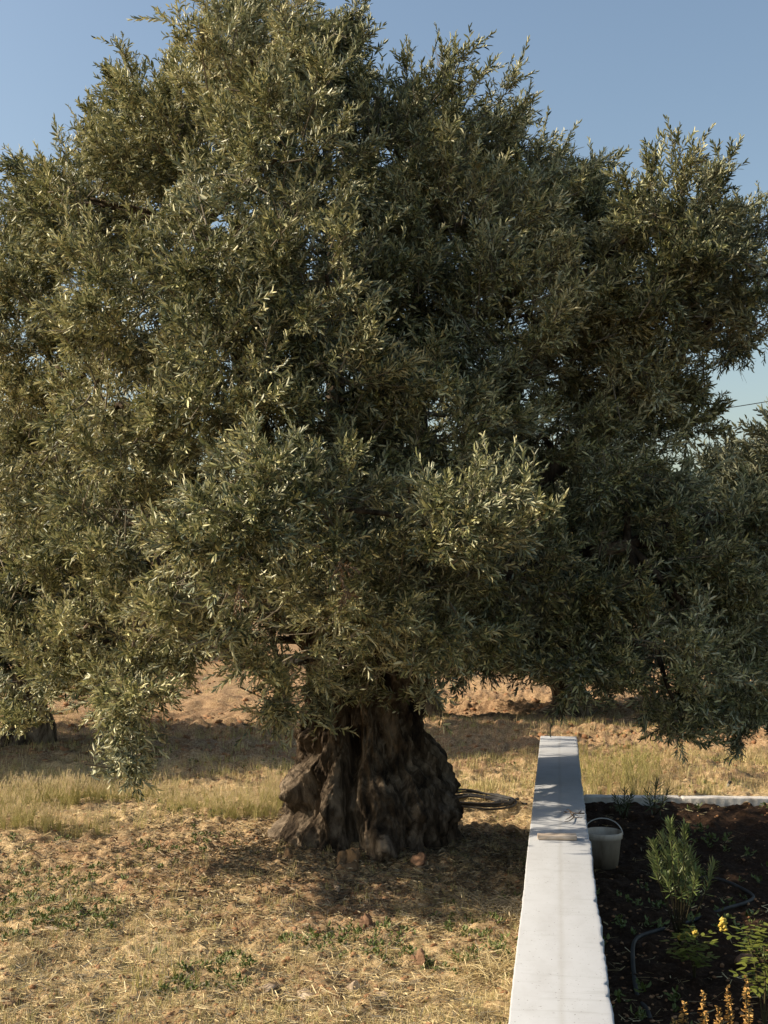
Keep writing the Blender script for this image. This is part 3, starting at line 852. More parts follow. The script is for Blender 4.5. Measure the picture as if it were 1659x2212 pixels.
# straw lying on the soil
def straw_piece(seed):
    r = np.random.default_rng(seed); t = Tri()
    for _ in range(5):
        L = r.uniform(.03, .13); a = r.uniform(0, 6.28); w_ = r.uniform(.0012, .003); o = np.array([r.normal(0, .04), r.normal(0, .04), r.uniform(.002, .018)])
        d = np.array([math.cos(a), math.sin(a), r.normal(0, .13)]); s = np.array([-math.sin(a), math.cos(a), r.normal(0, .5)])
        V = [o - s * w_, o + s * w_, o + d * L + s * w_ + (0, 0, .004), o + d * L - s * w_ + (0, 0, .004)]
        t.add(np.array(V), np.array([(0, 1, 2), (0, 2, 3)]), 0, r.random())
    return t.arr()
STR = [straw_piece(k) for k in range(8)]
X, Y = pts_in(33000, 5.2, 15, -80, 1740, rs)
k = outside(X, Y, .7) & (fbm(X * 1.3, Y * 1.3, 3.0, 3) + rs.normal(0, .13, len(X)) > -.03)
X, Y = X[k], Y[k]
strew("straw_litter", STR, X, Y, rs.uniform(.3, .85, len(X)), M_straw, "dry straw and cut grass scattered over the red soil", "straw", upv=.1)
# fallen olive leaves under the crown
fl = []
for q in range(6):
    t = Tri()
    for _ in range(6):
        a_ = rng.uniform(0, 6.28); d_ = np.array([math.cos(a_), math.sin(a_), rng.normal(0, .25)])
        V, T = leaf_geo(rng.uniform(.04, .065), .013, rng.normal(0, .05, 3) * (1, 1, 0) + (0, 0, .008), d_, np.array([rng.normal(0, .5), rng.normal(0, .5), 1.0])); t.add(V, T, 0, rng.random())
    fl.append(t.arr())
X, Y = rs.normal(TR.x + .2, 1.3, 3600), rs.normal(TR.y - .7, .9, 3600); k = outside(X, Y, .72); X, Y = X[k], Y[k]
strew("leaf_litter", fl, X, Y, rs.uniform(.7, 1.1, len(X)), M_litter, "fallen grey-brown olive leaves under the old tree", "leaves", upv=.15)
# dark twiggy bits
X, Y = pts_in(4500, 5.2, 14, -80, 1740, rs); k = outside(X, Y, .7); X, Y = X[k], Y[k]
strew("plant_litter", STR, X, Y, rs.uniform(.5, 1.0, len(X)), M_twig, "dark broken twigs and stalks lying on the soil", "twigs", upv=.2)
# short dry and green tufts
TF = [tuft(9, .07, .02, .0028, k, .6, 0) for k in range(5)] + [tuft(9, .07, .02, .003, 20 + k, .5, 1) for k in range(6)]
X, Y = pts_in(8000, 5.2, 15, -80, 1740, rs)
nn = fbm(X * .9 + 4, Y * .9, 8.0, 3)
k = outside(X, Y, .75) & (nn + rs.normal(0, .2, len(X)) > .02); X, Y = X[k], Y[k]
strew("short_grass", TF, X, Y, rs.uniform(.5, 1.2, len(X)), [M_straw, M_green], "short dry and greenish grass tufts around the olive tree", "grass")
# field grass farther off
TFF = [tuft(12, .15, .06, .006, 60 + k, .5, 0) for k in range(4)] + [tuft(12, .13, .06, .006, 70 + k, .5, 1) for k in range(4)]
X, Y = pts_in(12000, 12.5, 48, -80, 1740, rs)
nn = fbm(X * .35, Y * .9, 12.0, 3)
k = outside(X, Y) & (nn + rs.normal(0, .16, len(X)) > np.where(Y > 14.8, .04, -.02)); X, Y = X[k], Y[k]
strew("field_grass", TFF, X, Y, rs.uniform(.3, 1.0, len(X)), [M_straw, M_green], "dry grass patches in the field behind the big tree", "grass")
# barley band at the left
BR = [barley(k) for k in range(8)]
X, Y = pts_in(2100, 10.5, 12.7, -120, 620, rs)
u_ = ((X * RGT.x + Y * RGT.y) / (X * FWD.x + Y * FWD.y)) * F + 829.5
dd_ = X * FWD.x + Y * FWD.y
k = (fbm(X * 1.6, Y * 1.6, 4.0, 3) + rs.normal(0, .12, len(X)) > -.06) & (dd_ > 10.6 + np.clip((u_ - 150) / 450, 0, 1) * .45)
X, Y = X[k], Y[k]
strew("wild_barley", BR, X, Y, rs.uniform(.36, .62, len(X)) * (1 + .9 * fbm(X * 2.3, Y * 2.3, 7.0, 2)), [M_green, M_awn], "band of pale feathery wild barley behind the tree on the left", "grass")
X, Y = pts_in(900, 11.6, 15.0, 930, 1640, rs)
k = outside(X, Y) & (fbm(X * 1.0, Y * 1.0, 9.0, 2) > -.02); X, Y = X[k], Y[k]
strew("wild_barley", BR, X, Y, rs.uniform(.25, .5, len(X)), [M_straw, M_straw], "thin dry grass behind the wall's far end", "grass")
X, Y = pts_in(130, 11.6, 14.2, 1245, 1420, rs); k = outside(X, Y); X, Y = X[k], Y[k]
strew("tall_weeds", BR, X, Y, rs.uniform(.5, 1.0, len(X)), [M_green, M_green], "greenish taller weeds past the wall's far right corner", "weeds")
# weeds
def weed(seed, n=9, L=.035):
    r = np.random.default_rng(seed); t = Tri()
    for i in range(n):
        a = r.uniform(0, 6.28); e = r.uniform(.2, 1.2); d = np.array([math.cos(a) * math.cos(e), math.sin(a) * math.cos(e), math.sin(e)])
        b = np.array([r.normal(0, .012), r.normal(0, .012), r.uniform(0, .04)])
        V, T = leaf_geo(L * r.uniform(.6, 1.2), L * .5, b, d, np.cross(d, [math.sin(a), -math.cos(a), 0.01])); t.add(V, T, 0, r.random())
    return t.arr()
WD = [weed(k) for k in range(7)]
X, Y = pts_in(7000, 5.2, 15, -80, 1740, rs)
nn = fbm(X * 1.5 + 9, Y * 1.5 + 2, 1.0, 3)
k = outside(X, Y, .8) & (nn > .13); X, Y = X[k], Y[k]
strew("low_weeds", WD, X, Y, rs.uniform(.4, 1.1, len(X)), M_weed, "small green weeds in patches on the dry soil", "weeds")
X, Y = pts_in(260, 5.2, 12.5, 1280, 1740, rs)
k = outside(X, Y, .8, True) & ((fbm(X * 1.5, Y * 1.5, 1.0, 3) > .12) | (Y > GARD_Y - .5)); X, Y = X[k], Y[k]
strew("low_weeds", WD, X, Y, rs.uniform(.6, 1.6, len(X)), M_weed, "green weeds growing in the shaded bed below the kerb", "weeds")

# lumps: clods, gravel, stones
def rock(seed, rx=1, ry=1, rz=.7, rough=.35, sub=2):
    bm = bmesh.new(); bmesh.ops.create_icosphere(bm, subdivisions=sub, radius=1)
    off = Vector((seed * 3.7, seed * 1.3, 0))
    rr0 = random.Random(seed)
    cuts = [(Vector((rr0.gauss(0, 1), rr0.gauss(0, 1), rr0.gauss(0, .8))).normalized(), rr0.uniform(.55, .85)) for _ in range(9)]
    for v in bm.verts:
        n = mn.noise(v.co * .9 + off) * rough * 1.4 + mn.noise(v.co * 2.4 + off) * rough * .6 + mn.noise(v.co * 6 + off) * rough * .2
        v.co = v.co * (1 + n)
        for pn, pd in cuts:
            e_ = v.co.dot(pn) - pd
            if e_ > 0: v.co -= pn * e_
        v.co = Vector((v.co.x * rx, v.co.y * ry, v.co.z * rz))
    bmesh.ops.triangulate(bm, faces=bm.faces[:])
    V = np.array([tuple(v.co) for v in bm.verts]); T = np.array([[v.index for v in f.verts] for f in bm.faces]); bm.free()
    return V, T, np.zeros(len(T), int), np.full(len(V), .5)
M_clod = leaf_mat("clods", [(.20, .09, .042), (.30, .16, .08), (.40, .27, .16)], [(.2, .1, .05)] * 2, trans=0, rough=.95, spec=.1)
M_chip = leaf_mat("limestone_chips", [(.38, .30, .22), (.55, .47, .36)], [(.4, .35, .3)] * 2, trans=0, rough=.9, spec=.15)
RK = [rock(k, 1, .8 + .1 * (k % 3), .55, .5, 1) for k in range(8)]
X, Y = pts_in(17000, 5.2, 16, -80, 1740, rs); k = outside(X, Y, .6); X, Y = X[k], Y[k]
strew("soil_clods", RK, X, Y, .004 + .028 * rs.random(len(X)) ** 3.5, M_clod, "crumbled reddish clods of soil", "soil", sink=.002)
X, Y = pts_in(2600, 5.2, 13, -80, 1740, rs); k = outside(X, Y, .6) & (fbm(X * .8, Y * .8, 2.0, 2) > 0); X, Y = X[k], Y[k]
strew("gravel", RK, X, Y, .004 + .02 * rs.random(len(X)) ** 3, M_chip, "small pale limestone bits on the soil", "gravel", sink=.002)
X, Y = pts_in(7000, 14.6, 42, -80, 1740, rs); k = outside(X, Y); X, Y = X[k], Y[k]
strew("soil_clods", RK, X, Y, .02 + .07 * rs.random(len(X)) ** 2, M_clod, "red ploughed clods between the rows of the grove", "soil", sink=.01)
X, Y = pts_in(1600, 5.0, 12.5, 1270, 1740, rs); k = outside(X, Y, .6, True); X, Y = X[k], Y[k]
strew("bed_litter", RK[:4] + STR[:4], X, Y, np.full(len(X), .012) + .01 * rs.random(len(X)), M_clod, "crumbs and bits lying on the dark bed", "soil")
X, Y = pts_in(260, 5.0, 12.5, 1270, 1740, rs); k = outside(X, Y, .6, True); X, Y = X[k], Y[k]
strew("bed_straw", STR, X, Y, rs.uniform(.5, 1.0, len(X)), M_straw, "thin straw scattered on the dark bed", "straw")

M_stone_w = noise_mat("pale_stone", [(.3, (.26, .18, .11)), (.6, (.48, .38, .27)), (.8, (.62, .54, .43))], scale=9, bump=.6, bdist=.01)
M_stone_o = noise_mat("ochre_stone", [(.3, (.16, .095, .045)), (.6, (.28, .18, .10)), (.8, (.38, .28, .17))], scale=9, bump=.5, bdist=.01)
M_stone_r = noise_mat("red_clod", [(.3, (.16, .085, .05)), (.6, (.26, .155, .09)), (.8, (.36, .25, .16))], scale=14, bump=.8, bdist=.015)
def stone(x, y, r, rx, ry, rz, m, label, seed, name="stone", z=None, rough=.35, on=None):
    g = on or G(x, y, .0)
    g = Vector((g.x, g.y, gz(g.x, g.y) + r * rz * (.35 if on else .2) if z is None else z))
    V, T, _, _ = rock(seed, r * rx, r * ry, r * rz, rough, 4)
    o = link(name, np_mesh(name, V, T), m, loc=g)
    o.rotation_euler = (0, 0, seed * 1.3)
    return tag(o, label, "stone")
def near_trunk(x, D, z): p = P(x, 1800, D); return Vector((p.x, p.y, z))
stone(0, 0, .075, .85, .8, 1.05, M_stone_o, "round ochre stone wedged at the trunk's foot, left of two", 1, on=near_trunk(740, 9.33, 0))
stone(0, 0, .082, .9, .8, 1.0, M_stone_o, "round ochre stone wedged at the trunk's foot, right of two", 2, on=near_trunk(763, 9.30, 0))
stone(0, 0, .095, 1.1, .7, .6, M_stone_o, "pale pointed stone lying in front of the two round ones", 3, on=near_trunk(752, 9.02, 0))
stone(0, 0, .06, .8, .6, 1.15, M_stone_o, "pale upright stone leaning on the trunk's left foot", 4, on=near_trunk(622, 9.42, 0))
stone(0, 0, .05, 1.2, .8, .8, M_stone_o, "small brown stone beside the trunk's left foot", 5, on=near_trunk(600, 9.42, 0))
stone(0, 0, .08, 1.1, .9, .9, M_stone_r, "dark reddish stone at the trunk's shaded right foot", 6, on=near_trunk(905, 9.2, 0))
stone(792, 2012, .085, .9, .8, 1.1, M_stone_r, "upright reddish rough clod in the foreground right of centre", 7, "soil_clod", rough=.6)
stone(738, 2036, .055, 1.2, .8, .8, M_stone_r, "rounded tan stone just left of the upright clod", 8)
stone(900, 2090, .065, 1.0, .6, 1.1, M_stone_r, "knobbly dark clod standing near the wall in the foreground", 9, "soil_clod", rough=.9)
stone(843, 2124, .05, 1.6, .8, .5, M_stone_w, "flat white stone near the wall, longest of the pale ones", 10)
stone(762, 2142, .042, 1.1, .9, .8, M_stone_w, "round whitish stone left of the flat white one", 11)
stone(822, 2160, .055, 1.3, .9, .5, M_stone_w, "half-buried white stone below the flat white one", 12)
stone(575, 2150, .06, 1.6, .9, .45, M_stone_w, "broad chalky stone half buried at the bottom middle", 13)
stone(660, 2156, .05, 1.8, .9, .4, M_stone_w, "flat chalky slab half buried right of the broad one", 14)
stone(22, 2184, .05, 1.5, .9, .7, M_stone_o, "rusty brown stone in the bottom left corner", 15)
stone(728, 1936, .04, 1.8, .8, .6, M_stone_w, "pale elongated stone at the edge of the tree's shade", 16)
stone(650, 1932, .035, 1.2, .8, .6, M_stone_o, "small tan stone left of the pale elongated one", 17)
stone(108, 1996, .035, 1.8, .8, .5, M_stone_o, "flat tan stone on the left of the foreground", 18)
stone(112, 2022, .04, 1.9, .8, .35, M_stone_w, "thin pale slab below the flat tan stone on the left", 19)
stone(1110, 1800, .06, 1.2, 1, .8, M_stone_o, "brown stone against the wall beside the hose end", 20)
stone(1610, 2085, .05, 1.2, 1, .9, M_stone_r, "rough brown clod behind the yellow-flowered plant", 22, "soil_clod")

# ------------------------------------------------------------------ kerb
def build_kerb():
    A, B = G(1262, 1737), G(1659, 1741)
    d = (B - A).normalized(); n = Vector((-d.y, d.x, 0))
    L = 6.2; k = int(L / .012); V = []
    prof = [(0, -.1), (0, .030), (.006, .036), (.13, .040), (.138, .034), (.138, -.1)]
    for i in range(k):
        p = A + d * (i * .012 + .0) 
        rib_ = .004 * (abs(math.sin(i * .45)) - .5)
        jz = .006 * mn.noise(Vector((i * .05, 0, 3))) + (-.012 if (i % 83) < 2 else 0)
        for j, (o_, z) in enumerate(prof):
            off = o_ + (rib_ if j == 0 or j == 1 else 0)
            q = p + n * off
            V.append((q.x, q.y, z + (jz if z > 0 else 0) + .035))
    m = len(prof); T = []
    for i in range(k - 1):
        for j in range(m - 1):
            a = i * m + j; T += [(a, a + 1, a + m + 1), (a, a + m + 1, a + m)]
    for base, rv in ((0, 0), ((k - 1) * m, 1)):
        for j in range(1, m - 1): T.append((base, base + j, base + j + 1) if rv else (base, base + j + 1, base + j))
    mt = noise_mat("rough_concrete", [(.3, (.42, .36, .29)), (.5, (.62, .58, .52)), (.8, (.72, .69, .64))], scale=7, bump=.6, bdist=.01)
    tag(link("kerb", np_mesh("kerb", np.array(V), np.array(T)), mt), "long rough pale concrete kerb closing the dark bed behind", "kerb")
build_kerb()

# ------------------------------------------------------------------ things by the wall
def lathe(prof, n=40):
    V, T = [], []
    for r_, z in prof:
        for j in range(n):
            a = 2 * math.pi * j / n; V.append((r_ * math.cos(a), r_ * math.sin(a), z))
    for i in range(len(prof) - 1):
        for j in range(n):
            a, b2 = i * n + j, i * n + (j + 1) % n
            T += [(a, b2, b2 + n), (a, b2 + n, a + n)]
    return np.array(V), np.array(T)

M_bucket = noise_mat("dirty_white_plastic", [(.3, (.26, .19, .13)), (.45, (.52, .43, .34)), (.7, (.74, .65, .54))], scale=5, stretch=(2, 2, .6), bump=.15, rough=.6, spec=.35)
bx, by = .352, P(1290, 1800, 9.75).y
bz = gz(bx, by) - .005
bk = empty("bucket", (bx, by, bz), "dirty white plastic bucket standing against the wall in the shade", "bucket")
prof = [(0, .004), (.112, .004), (.118, .0), (.148, .235), (.158, .236), (.160, .268), (.161, .285), (.156, .288), (.150, .284), (.146, .24), (.117, .014), (0, .014)]
V, T = lathe(prof); link("pail", np_mesh("pail", V, T), M_bucket, bk, smooth=True)
M_wire = noise_mat("handle_plastic", [(.3, (.45, .43, .40)), (.7, (.62, .60, .56))], scale=30, bump=.05, rough=.4)
hp = []
for i in range(21):
    t = math.pi * i / 20
    hp.append((-.160 * math.cos(t) * 1.0, .05 * math.sin(t), .262 + .12 * math.sin(t)))
tube_obj("handle", hp, .0045, M_wire, bk)
V, T = lathe([(0, .20), (.08, .205), (.143, .198)], 24)
V[:, 2] += .02 * fbm(V[:, 0] * 30, V[:, 1] * 30)
link("contents", np_mesh("contents", V, T), M_clod, bk)

# weathered board on the wall top
def board():
    a = G(1161, 1812, WH); b = G(1245, 1814, WH)
    L = (b - a).length; c = (a + b) / 2
    bm = bmesh.new(); bmesh.ops.create_cube(bm, size=1)
    bmesh.ops.subdivide_edges(bm, edges=bm.edges[:], cuts=5, use_grid_fill=True)
    for v in bm.verts:
        v.co = Vector((v.co.x * L, v.co.y * .085, v.co.z * .028))
        if v.co.x < -L * .3 and v.co.y > 0: v.co.y *= .55
        v.co += Vector((mn.noise(v.co * 20), mn.noise(v.co * 25 + Vector((5, 0, 0))), mn.noise(v.co * 30 + Vector((0, 5, 0))) * .6)) * .005
    bmesh.ops.bevel(bm, geom=[e for e in bm.edges if e.calc_face_angle(0) > .8], offset=.002, segments=1, affect='EDGES')
    me = bpy.data.meshes.new("board"); bm.to_mesh(me); bm.free()
    m = noise_mat("weathered_wood", [(.3, (.20, .14, .10)), (.5, (.42, .34, .26)), (.7, (.60, .53, .45))], scale=14, stretch=(.5, 6, 4), bump=.5, bdist=.004)
    o = link("wooden_board", me, m, loc=(c.x, c.y, WH + .018))
    o.rotation_euler = (0, 0, math.atan2((b - a).y, (b - a).x))
    tag(o, "short weathered wooden offcut lying across the white wall top", "board")
board()

# dry twig lying on the wall
def wall_twig():
    t = Tri(); c = G(1215, 1757, WH + .012)
    M2 = noise_mat("dark_twig", [(.3, (.06, .042, .028)), (.7, (.14, .10, .07))], scale=30)
    paths = [[(1262, 1757), (1245, 1757), (1230, 1754), (1216, 1757)], [(1236, 1755), (1228, 1749), (1224, 1748)], [(1240, 1757), (1232, 1765), (1222, 1770)], [(1232, 1755), (1240, 1765), (1252, 1767), (1258, 1765)],
             [(1250, 1757), (1255, 1751)], [(1226, 1755), (1217, 1752)], [(1240, 1765), (1230, 1773), (1219, 1775)]]
    for i, pth in enumerate(paths):
        pts = [G(x, y, WH + .012 + .012 * math.sin(i + j)) - c for j, (x, y) in enumerate(pth)]
        sp = spline(pts, 4)
        V, T = tube(sp, list(np.linspace(.0045, .0018, len(sp))), 5); t.add(V, T)
    o = link("dry_twig", t.mesh("dry_twig"), M2, loc=c)
    tag(o, "small dark forked twig lying on the wall top behind the board", "twig")
wall_twig()

# hoses
M_hose = noise_mat("black_hose", [(.3, (.022, .021, .02)), (.7, (.06, .057, .052))], scale=12, bump=.05, rough=.6, spec=.2)
def coil():
    c = G(1030, 1742); rx = 88 * 11.9 / F; t = Tri()
    k = []
    for i in range(7 * 36):
        a = 2 * math.pi * i / 36
        turn = i / 36
        rr_ = (rx * (.78 + .22 * math.sin(turn * 2.2)))
        ox = .03 * math.sin(turn * 3.1)
        p = Vector((c.x + ox + rr_ * math.cos(a), c.y + rr_ * .95 * math.sin(a), 0))
        p.z = float(gh(p.x, p.y)) + .03 + .011 * (turn % 4) + .008 * math.sin(a * 2 + turn)
        k.append(p - c)
    k += [Vector((p.x, p.y, 0)) - c for p in []]
    e = G(1138, 1745); s = k[-1]
    tail = spline([k[-1], k[-1] + Vector((.05, .15, 0)), G(1120, 1740) - c + Vector((0, 0, .03)), e - c + Vector((0, 0, .04))], 8)[1:]
    V, T = tube(k + tail, .011, 7); t.add(V, T)
    o = link("garden_hose", t.mesh("garden_hose"), M_hose, smooth=True, loc=c)
    tag(o, "coiled black water hose lying on the grass right of the trunk", "hose")
coil()
pp = [(1420, 2235), (1406, 2195), (1397, 2180), (1376, 2142), (1367, 2075), (1374, 2033), (1412, 2009), (1487, 1981), (1562, 1958), (1614, 1940), (1626, 1924), (1592, 1910), (1554, 1900), (1500, 1893)]
base = G(1400, 2100)
pts = []
for x, y in pp:
    g = G(x, y); pts.append(Vector((g.x, g.y, gz(g.x, g.y) + .012)) - base)
o = tube_obj("irrigation_pipe", spline(pts, 8), .0135, M_hose); o.location = base
tag(o, "dark irrigation pipe winding over the soil of the shaded bed", "pipe")
# upright grey pipe stub
g = G(1570, 1712)
st = empty("pipe_stub", (g.x, g.y, gz(g.x, g.y)), "short grey pipe end sticking out of the soil behind the kerb", "pipe")
M_grey = noise_mat("grey_plastic", [(.3, (.25, .24, .22)), (.7, (.36, .35, .33))], scale=10, bump=.05, rough=.5)
tube_obj("tube", [(0, 0, -.05), (.01, 0, .03), (.03, 0, .07)], .014, M_grey, st)
tube_obj("cap", [(.028, 0, .065), (.042, 0, .095)], .019, M_hose, st)
# overhead wire
a_, b_ = P(1500, 850, 30), P(1800, 815, 34)
m0 = (a_ + b_) / 2
a2 = a_ + (a_ - b_) * 3; b2 = b_ + (b_ - a_) * 2
wire = tube_obj("overhead_wire", [a2.lerp(b2, i / 20) - m0 + Vector((0, 0, -1.2 * (1 - (2 * i / 20 - 1) ** 2) + .7)) for i in range(21)], .012, M_hose, n=5)
wire.location = m0
tag(wire, "thin dark cable crossing the sky at the right edge", "cable")

# ------------------------------------------------------------------ garden plants
M_ole = leaf_mat("oleander_leaf", [(.09, .13, .035), (.15, .18, .05)], [(.15, .18, .07), (.2, .22, .09)], trans=.12, rough=.45)
M_stem = noise_mat("green_stem", [(.3, (.05, .045, .02)), (.7, (.10, .08, .035))], scale=20, bump=.05)
def whorl_plant(name, base, stems, label, cat, L=.095, m=M_ole, Wd=.012, gap=.028, seed=0, start=.35, group=None, sr=.006):
    r = np.random.default_rng(seed)
    root = empty(name, base, label, cat, group)
    tl, ts = Tri(), Tri()
    for top, mid in stems:
        sp = spline([Vector((0, 0, 0)), mid, top], 8)
        V, T = tube(sp, list(np.linspace(sr, .002, len(sp))), 5); ts.add(V, T)
        ln = sum((sp[i + 1] - sp[i]).length for i in range(len(sp) - 1)); n = int(ln / gap)
        for i in range(n):
            u = i / (n - 1) if n > 1 else 1
            if u < start: continue
            q = u * (len(sp) - 1); a = int(min(q, len(sp) - 2)); p = sp[a].lerp(sp[a + 1], q - a); d0 = np.array((sp[a + 1] - sp[a]).normalized())
            ax = np.cross(d0, [1, .1, 0]); ax /= np.linalg.norm(ax); ay = np.cross(d0, ax)
            for w_ in range(3):
                az = w_ * 2.094 + i * 1.05 + r.normal(0, .2); al = R(r.uniform(45, 85)) * (1.15 - .5 * u)
                rd = ax * math.cos(az) + ay * math.sin(az); d = d0 * math.cos(al) + rd * math.sin(al)
                nu = d0 - d * d0.dot(d); V, T = leaf_geo(L * r.uniform(.7, 1.1), Wd, np.array(p), d, nu / np.linalg.norm(nu), curl=-.1)
                tl.add(V, T, 0, r.random())
    link("leaves", tl.mesh("leaves"), m, root); link("stems", ts.mesh("stems"), M_stem, root, smooth=True)
    return root
def PP(x, y, D, b): return P(x, y, D) - b
b = G(1468, 2035); b.z = gz(b.x, b.y)
D0 = 6.85
whorl_plant("leafy_shrub", b, [(PP(1447, 1778, 6.67, b), PP(1455, 1889, 6.75, b)), (PP(1412, 1822, 6.81, b), PP(1432, 1911, 6.83, b)), (PP(1430, 1805, 6.96, b), PP(1444, 1902, 6.91, b)), (PP(1478, 1788, 6.71, b), PP(1476, 1894, 6.77, b)), (PP(1408, 1850, 6.85, b), PP(1430, 1925, 6.85, b)), (PP(1490, 1835, 6.99, b), PP(1484, 1917, 6.93, b)), (PP(1465, 1825, 6.74, b), PP(1467, 1912, 6.79, b)), (PP(1440, 1845, 6.88, b), PP(1451, 1922, 6.87, b)), (PP(1422, 1868, 7.02, b), PP(1439, 1934, 6.95, b)), (PP(1482, 1868, 6.78, b), PP(1479, 1934, 6.81, b)), (PP(1455, 1880, 6.92, b), PP(1461, 1940, 6.89, b)), (PP(1503, 1885, 6.67, b), PP(1493, 1942, 6.75, b)), (PP(1472, 1905, 6.81, b), PP(1472, 1952, 6.83, b)), (PP(1490, 1912, 6.96, b), PP(1484, 1956, 6.91, b)), (PP(1440, 1895, 6.71, b), PP(1451, 1947, 6.77, b)), (PP(1461, 1850, 6.85, b), PP(1465, 1925, 6.85, b)), (PP(1498, 1860, 6.99, b), PP(1490, 1930, 6.93, b)), (PP(1540, 1868, 6.8, b), PP(1515, 1950, 6.8, b))],
    "sunlit shrub with narrow whorled leaves in the middle of the dark bed", "shrub", L=.064, Wd=.0095, gap=.022, start=.60, sr=.003)
b = G(1415, 1760); b.z = gz(b.x, b.y)
M_dk = leaf_mat("dark_leaf", [(.05, .07, .03), (.08, .10, .04)], [(.09, .11, .05), (.12, .13, .06)], trans=.05)
whorl_plant("leafy_plant", b, [(PP(1418, 1697, 11.1, b), PP(1415, 1730, 11.2, b)), (PP(1440, 1712, 11.2, b), PP(1430, 1740, 11.2, b)), (PP(1398, 1715, 11.2, b), PP(1405, 1740, 11.2, b))],
    "dark narrow-leaved plant standing up in front of the kerb, taller of two", "plant", L=.10, m=M_dk, seed=3, gap=.035)
b = G(1345, 1765); b.z = gz(b.x, b.y)
whorl_plant("leafy_plant", b, [(PP(1350, 1710, 11.0, b), PP(1348, 1740, 11.1, b)), (PP(1362, 1722, 11.0, b), PP(1355, 1742, 11.0, b)), (PP(1330, 1724, 11, b), PP(1338, 1745, 11, b))],
    "small wispy dark plant in front of the kerb near the bucket", "plant", L=.07, m=M_dk, seed=4, gap=.03)

# yellow flowering plant at the right edge
M_sen = leaf_mat("broad_leaf", [(.12, .15, .025), (.22, .24, .05)], [(.17, .21, .06), (.24, .27, .09)], trans=.2, rough=.4)
M_yel = leaf_mat("yellow_petals", [(.62, .40, .05), (.78, .60, .12)], [(.62, .40, .05), (.78, .60, .12)], trans=.2)
def flower_plant(base, heads, label, seed, blooms, L=.065):
    r = np.random.default_rng(seed)
    root = empty("flowering_plant", base, label, "plant")
    tl, ts = Tri(), Tri()
    for h in heads:
        md = h * .55 + Vector((r.normal(0, .03), r.normal(0, .03), .03))
        sp = spline([Vector((0, 0, 0)), md, h], 7)
        V, T = tube(sp, list(np.linspace(.006, .0025, len(sp))), 5); ts.add(V, T)
        for i in range(5, len(sp)):
            for s in range(2):
                a = r.uniform(0, 6.28); rd = np.array([math.cos(a), math.sin(a), r.uniform(0, .35)]); rd /= np.linalg.norm(rd)
                p = np.array(sp[i])
                e = p + rd * .10; ts.add(*tube([tuple(p), tuple(e)], [.0015, .001], 3, False))
                sd = np.cross(rd, [0, 0, 1]); sd /= np.linalg.norm(sd)
                for u in (.5, 1.0):
                    for sg in (-1, 1):
                        d = rd * .6 + sd * sg * .8 + np.array([0, 0, r.uniform(-.35, .1)]); d /= np.linalg.norm(d)
                        nu = np.cross(np.cross(d, [0, 0, 1]), d); nu /= np.linalg.norm(nu)
                        V, T = leaf_geo(L * r.uniform(.7, 1.1), L * .42, p + rd * .10 * u, d, nu, fold=.15, curl=-.15); tl.add(V, T, 0, r.random())
    link("leaves", tl.mesh("leaves"), M_sen, root); link("stems", ts.mesh("stems"), M_stem, root, smooth=True)
    for c, rad in blooms:
        tf = Tri()
        for i in range(26):
            d = r.normal(size=3); d /= np.linalg.norm(d); q = np.array(c) + d * rad * r.uniform(.4, 1) * np.array([.8, .8, 1.1])
            V, T, _, _ = rock(i % 5, .011, .011, .009, .4, 1)
            tf.add(V + q, T, 0, r.random())
        link("flower_head", tf.mesh("flower_head"), M_yel, root)
    return root
b = G(1650, 2200); b.z = gz(b.x, b.y)
flower_plant(b, [PP(1612, 2015, 6.3, b), PP(1650, 2045, 6.3, b), PP(1700, 2010, 6.3, b)],
    "leafy plant with drooping oval leaves and yellow blooms at the right edge", 1, [(PP(1562, 2000, 6.2, b), .028), (PP(1562, 1990, 6.2, b), .018)])
b = G(1500, 2110); b.z = gz(b.x, b.y)
flower_plant(b, [PP(1500, 2018, 6.75, b), PP(1470, 2040, 6.8, b)], "small low plant with two orange-yellow flowers left of the leafy one", 2,
    [(PP(1470, 2022, 6.8, b), .016), (PP(1484, 2020, 6.8, b), .014), (PP(1502, 2016, 6.75, b), .016)], L=.06)

# dried orange flower spikes at the bottom
M_spk = leaf_mat("dried_flowers", [(.34, .18, .05), (.62, .36, .10)], [(.34, .18, .05), (.62, .36, .10)], trans=.15)
def spike(x, y, D, h, label, seed):
    r = np.random.default_rng(seed)
    top = P(x, y, D); gnd = Vector((top.x + r.normal(0, .02), top.y, 0)); gnd.z = gz(gnd.x, gnd.y)
    root = empty("flower_spike", gnd, label, "flower", "dried flower spikes along the bottom of the bed")
    t = top - gnd
    sp = spline([Vector((0, 0, 0)), t * .5 + Vector((r.normal(0, .015), 0, 0)), t], 8)
    tube_obj("stalk", sp, .003, M_stem, root, 5)
    tf = Tri(); n = int(h / .0045)
    for i in range(n):
        u = i / n; p = np.array(t) - np.array(t.normalized()) * h * (1 - u)
        wd = .020 * (1 - .75 * u) * (.5 + .8 * abs(math.sin(u * 9 + seed)))
        for s in range(2):
            a = r.uniform(0, 6.28); d = np.array([math.cos(a), math.sin(a), r.uniform(-.4, .8)]); d /= np.linalg.norm(d)
            nu = np.cross(d, r.normal(size=3)); nu /= np.linalg.norm(nu)
            V, T = leaf_geo(wd * 1.5 + .006, .009, p, d, nu); tf.add(V, T, 0, r.random())
    link("flower_cluster", tf.mesh("flower_cluster"), M_spk, root)
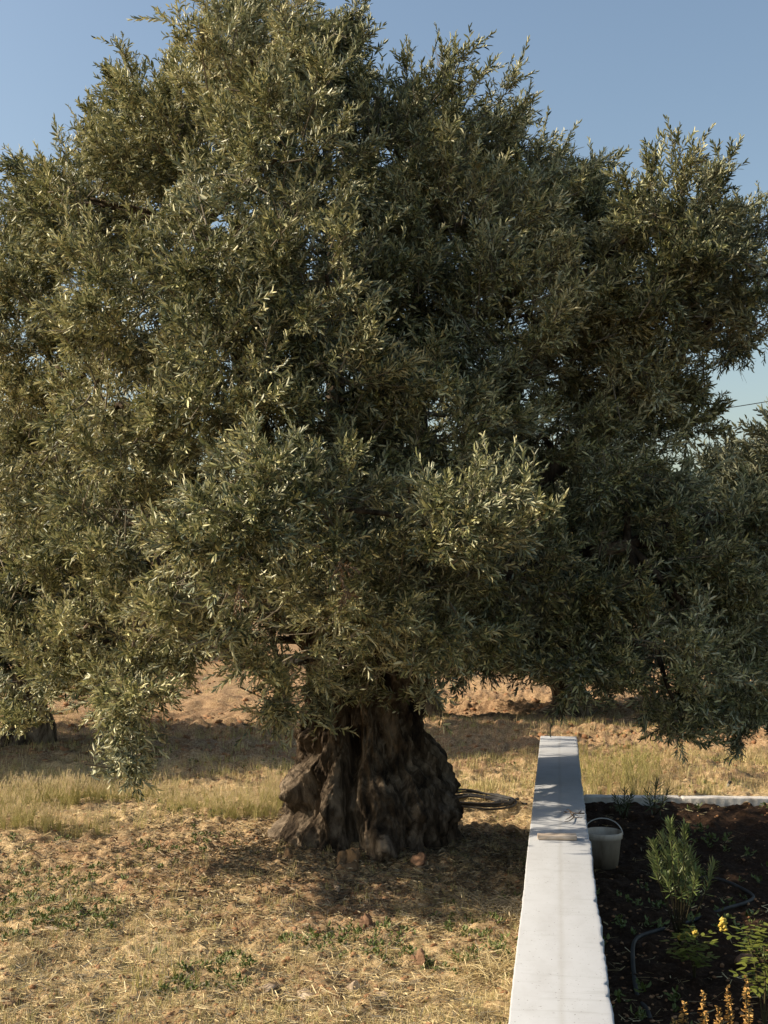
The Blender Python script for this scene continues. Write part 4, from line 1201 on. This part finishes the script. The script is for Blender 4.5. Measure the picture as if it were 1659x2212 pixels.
for x, y, D, h, lb in [(1520, 2140, 5.25, .22, "tall dried orange flower spike, left of the tallest two"), (1572, 2128, 5.25, .24, "plump dried orange flower spike in the middle of the row"),
                       (1613, 2108, 5.30, .26, "tallest dried flower spike, under the yellow-flowered plant"), (1551, 2174, 5.10, .12, "short orange spike leaning between two taller ones"),
                       (1479, 2164, 5.15, .13, "dried brown flower spike at the left end of the row"), (1618, 2178, 5.00, .14, "bushy orange spike in front of the tallest one"),
                       (1524, 2190, 5.00, .1, "low orange flower tip in front of the second tall spike"), (1457, 2200, 5.05, .08, "tiny flower tip at the bottom edge, farthest left")]:
    spike(x, y, D, h, lb, int(x))

# dry brush beside the wall and feathery barley heads in front
def brush(x, y, n, label, seed, rad=.22, m=M_twig, hgt=.1):
    r = np.random.default_rng(seed); c = G(x, y); c.z = gz(c.x, c.y); t = Tri()
    for _ in range(n):
        a = r.uniform(0, 6.28); q = rad * math.sqrt(r.random()); p = Vector((q * math.cos(a), q * math.sin(a) * .8, r.uniform(0, hgt * .5)))
        if c.x + p.x > WL - .02: p.x = WL - .02 - c.x
        d = Vector((r.normal(), r.normal(), abs(r.normal(0, .4)))).normalized() * r.uniform(.06, .2)
        e = p + d
        if c.x + e.x > WL - .01: e.x = WL - .01 - c.x
        V, T = tube(spline([p, p + d * .5 + Vector((0, 0, .02)), e], 3), .0018, 4, False); t.add(V, T, 0, r.random())
    tag(link("dry_brush", t.mesh("dry_brush"), m, loc=c), label, "brush")
brush(1085, 1975, 160, "tangle of dark dried stalks against the left side of the wall", 1)
brush(1072, 2110, 200, "pale straw heap at the wall's foot near the bottom", 2, .24, M_straw)
brush(880, 1835, 40, "few thin dry sticks lying at the trunk's shaded foot", 3, .25, M_twig, .04)
i = 0
for x, y in [(322, 2140), (345, 2155), (385, 2130), (428, 2148), (300, 2160)]:
    g = G(x, y); g.z = gz(g.x, g.y)
    V, T, m2, r2 = barley(100 + i, .20); keepn = None
    o = link("barley_clump", np_mesh("barley_clump", V, T, m2, r2), [M_green, M_awn], loc=g)
    tag(o, ["feathery green barley clump in the foreground, second from left", "thin barley clump in the foreground middle of five", "barley clump in the foreground, tallest and palest", "lone feathery barley clump, rightmost of five", "small barley clump, leftmost of five at the bottom"][i], "grass", "barley clumps in the foreground")
    i += 1
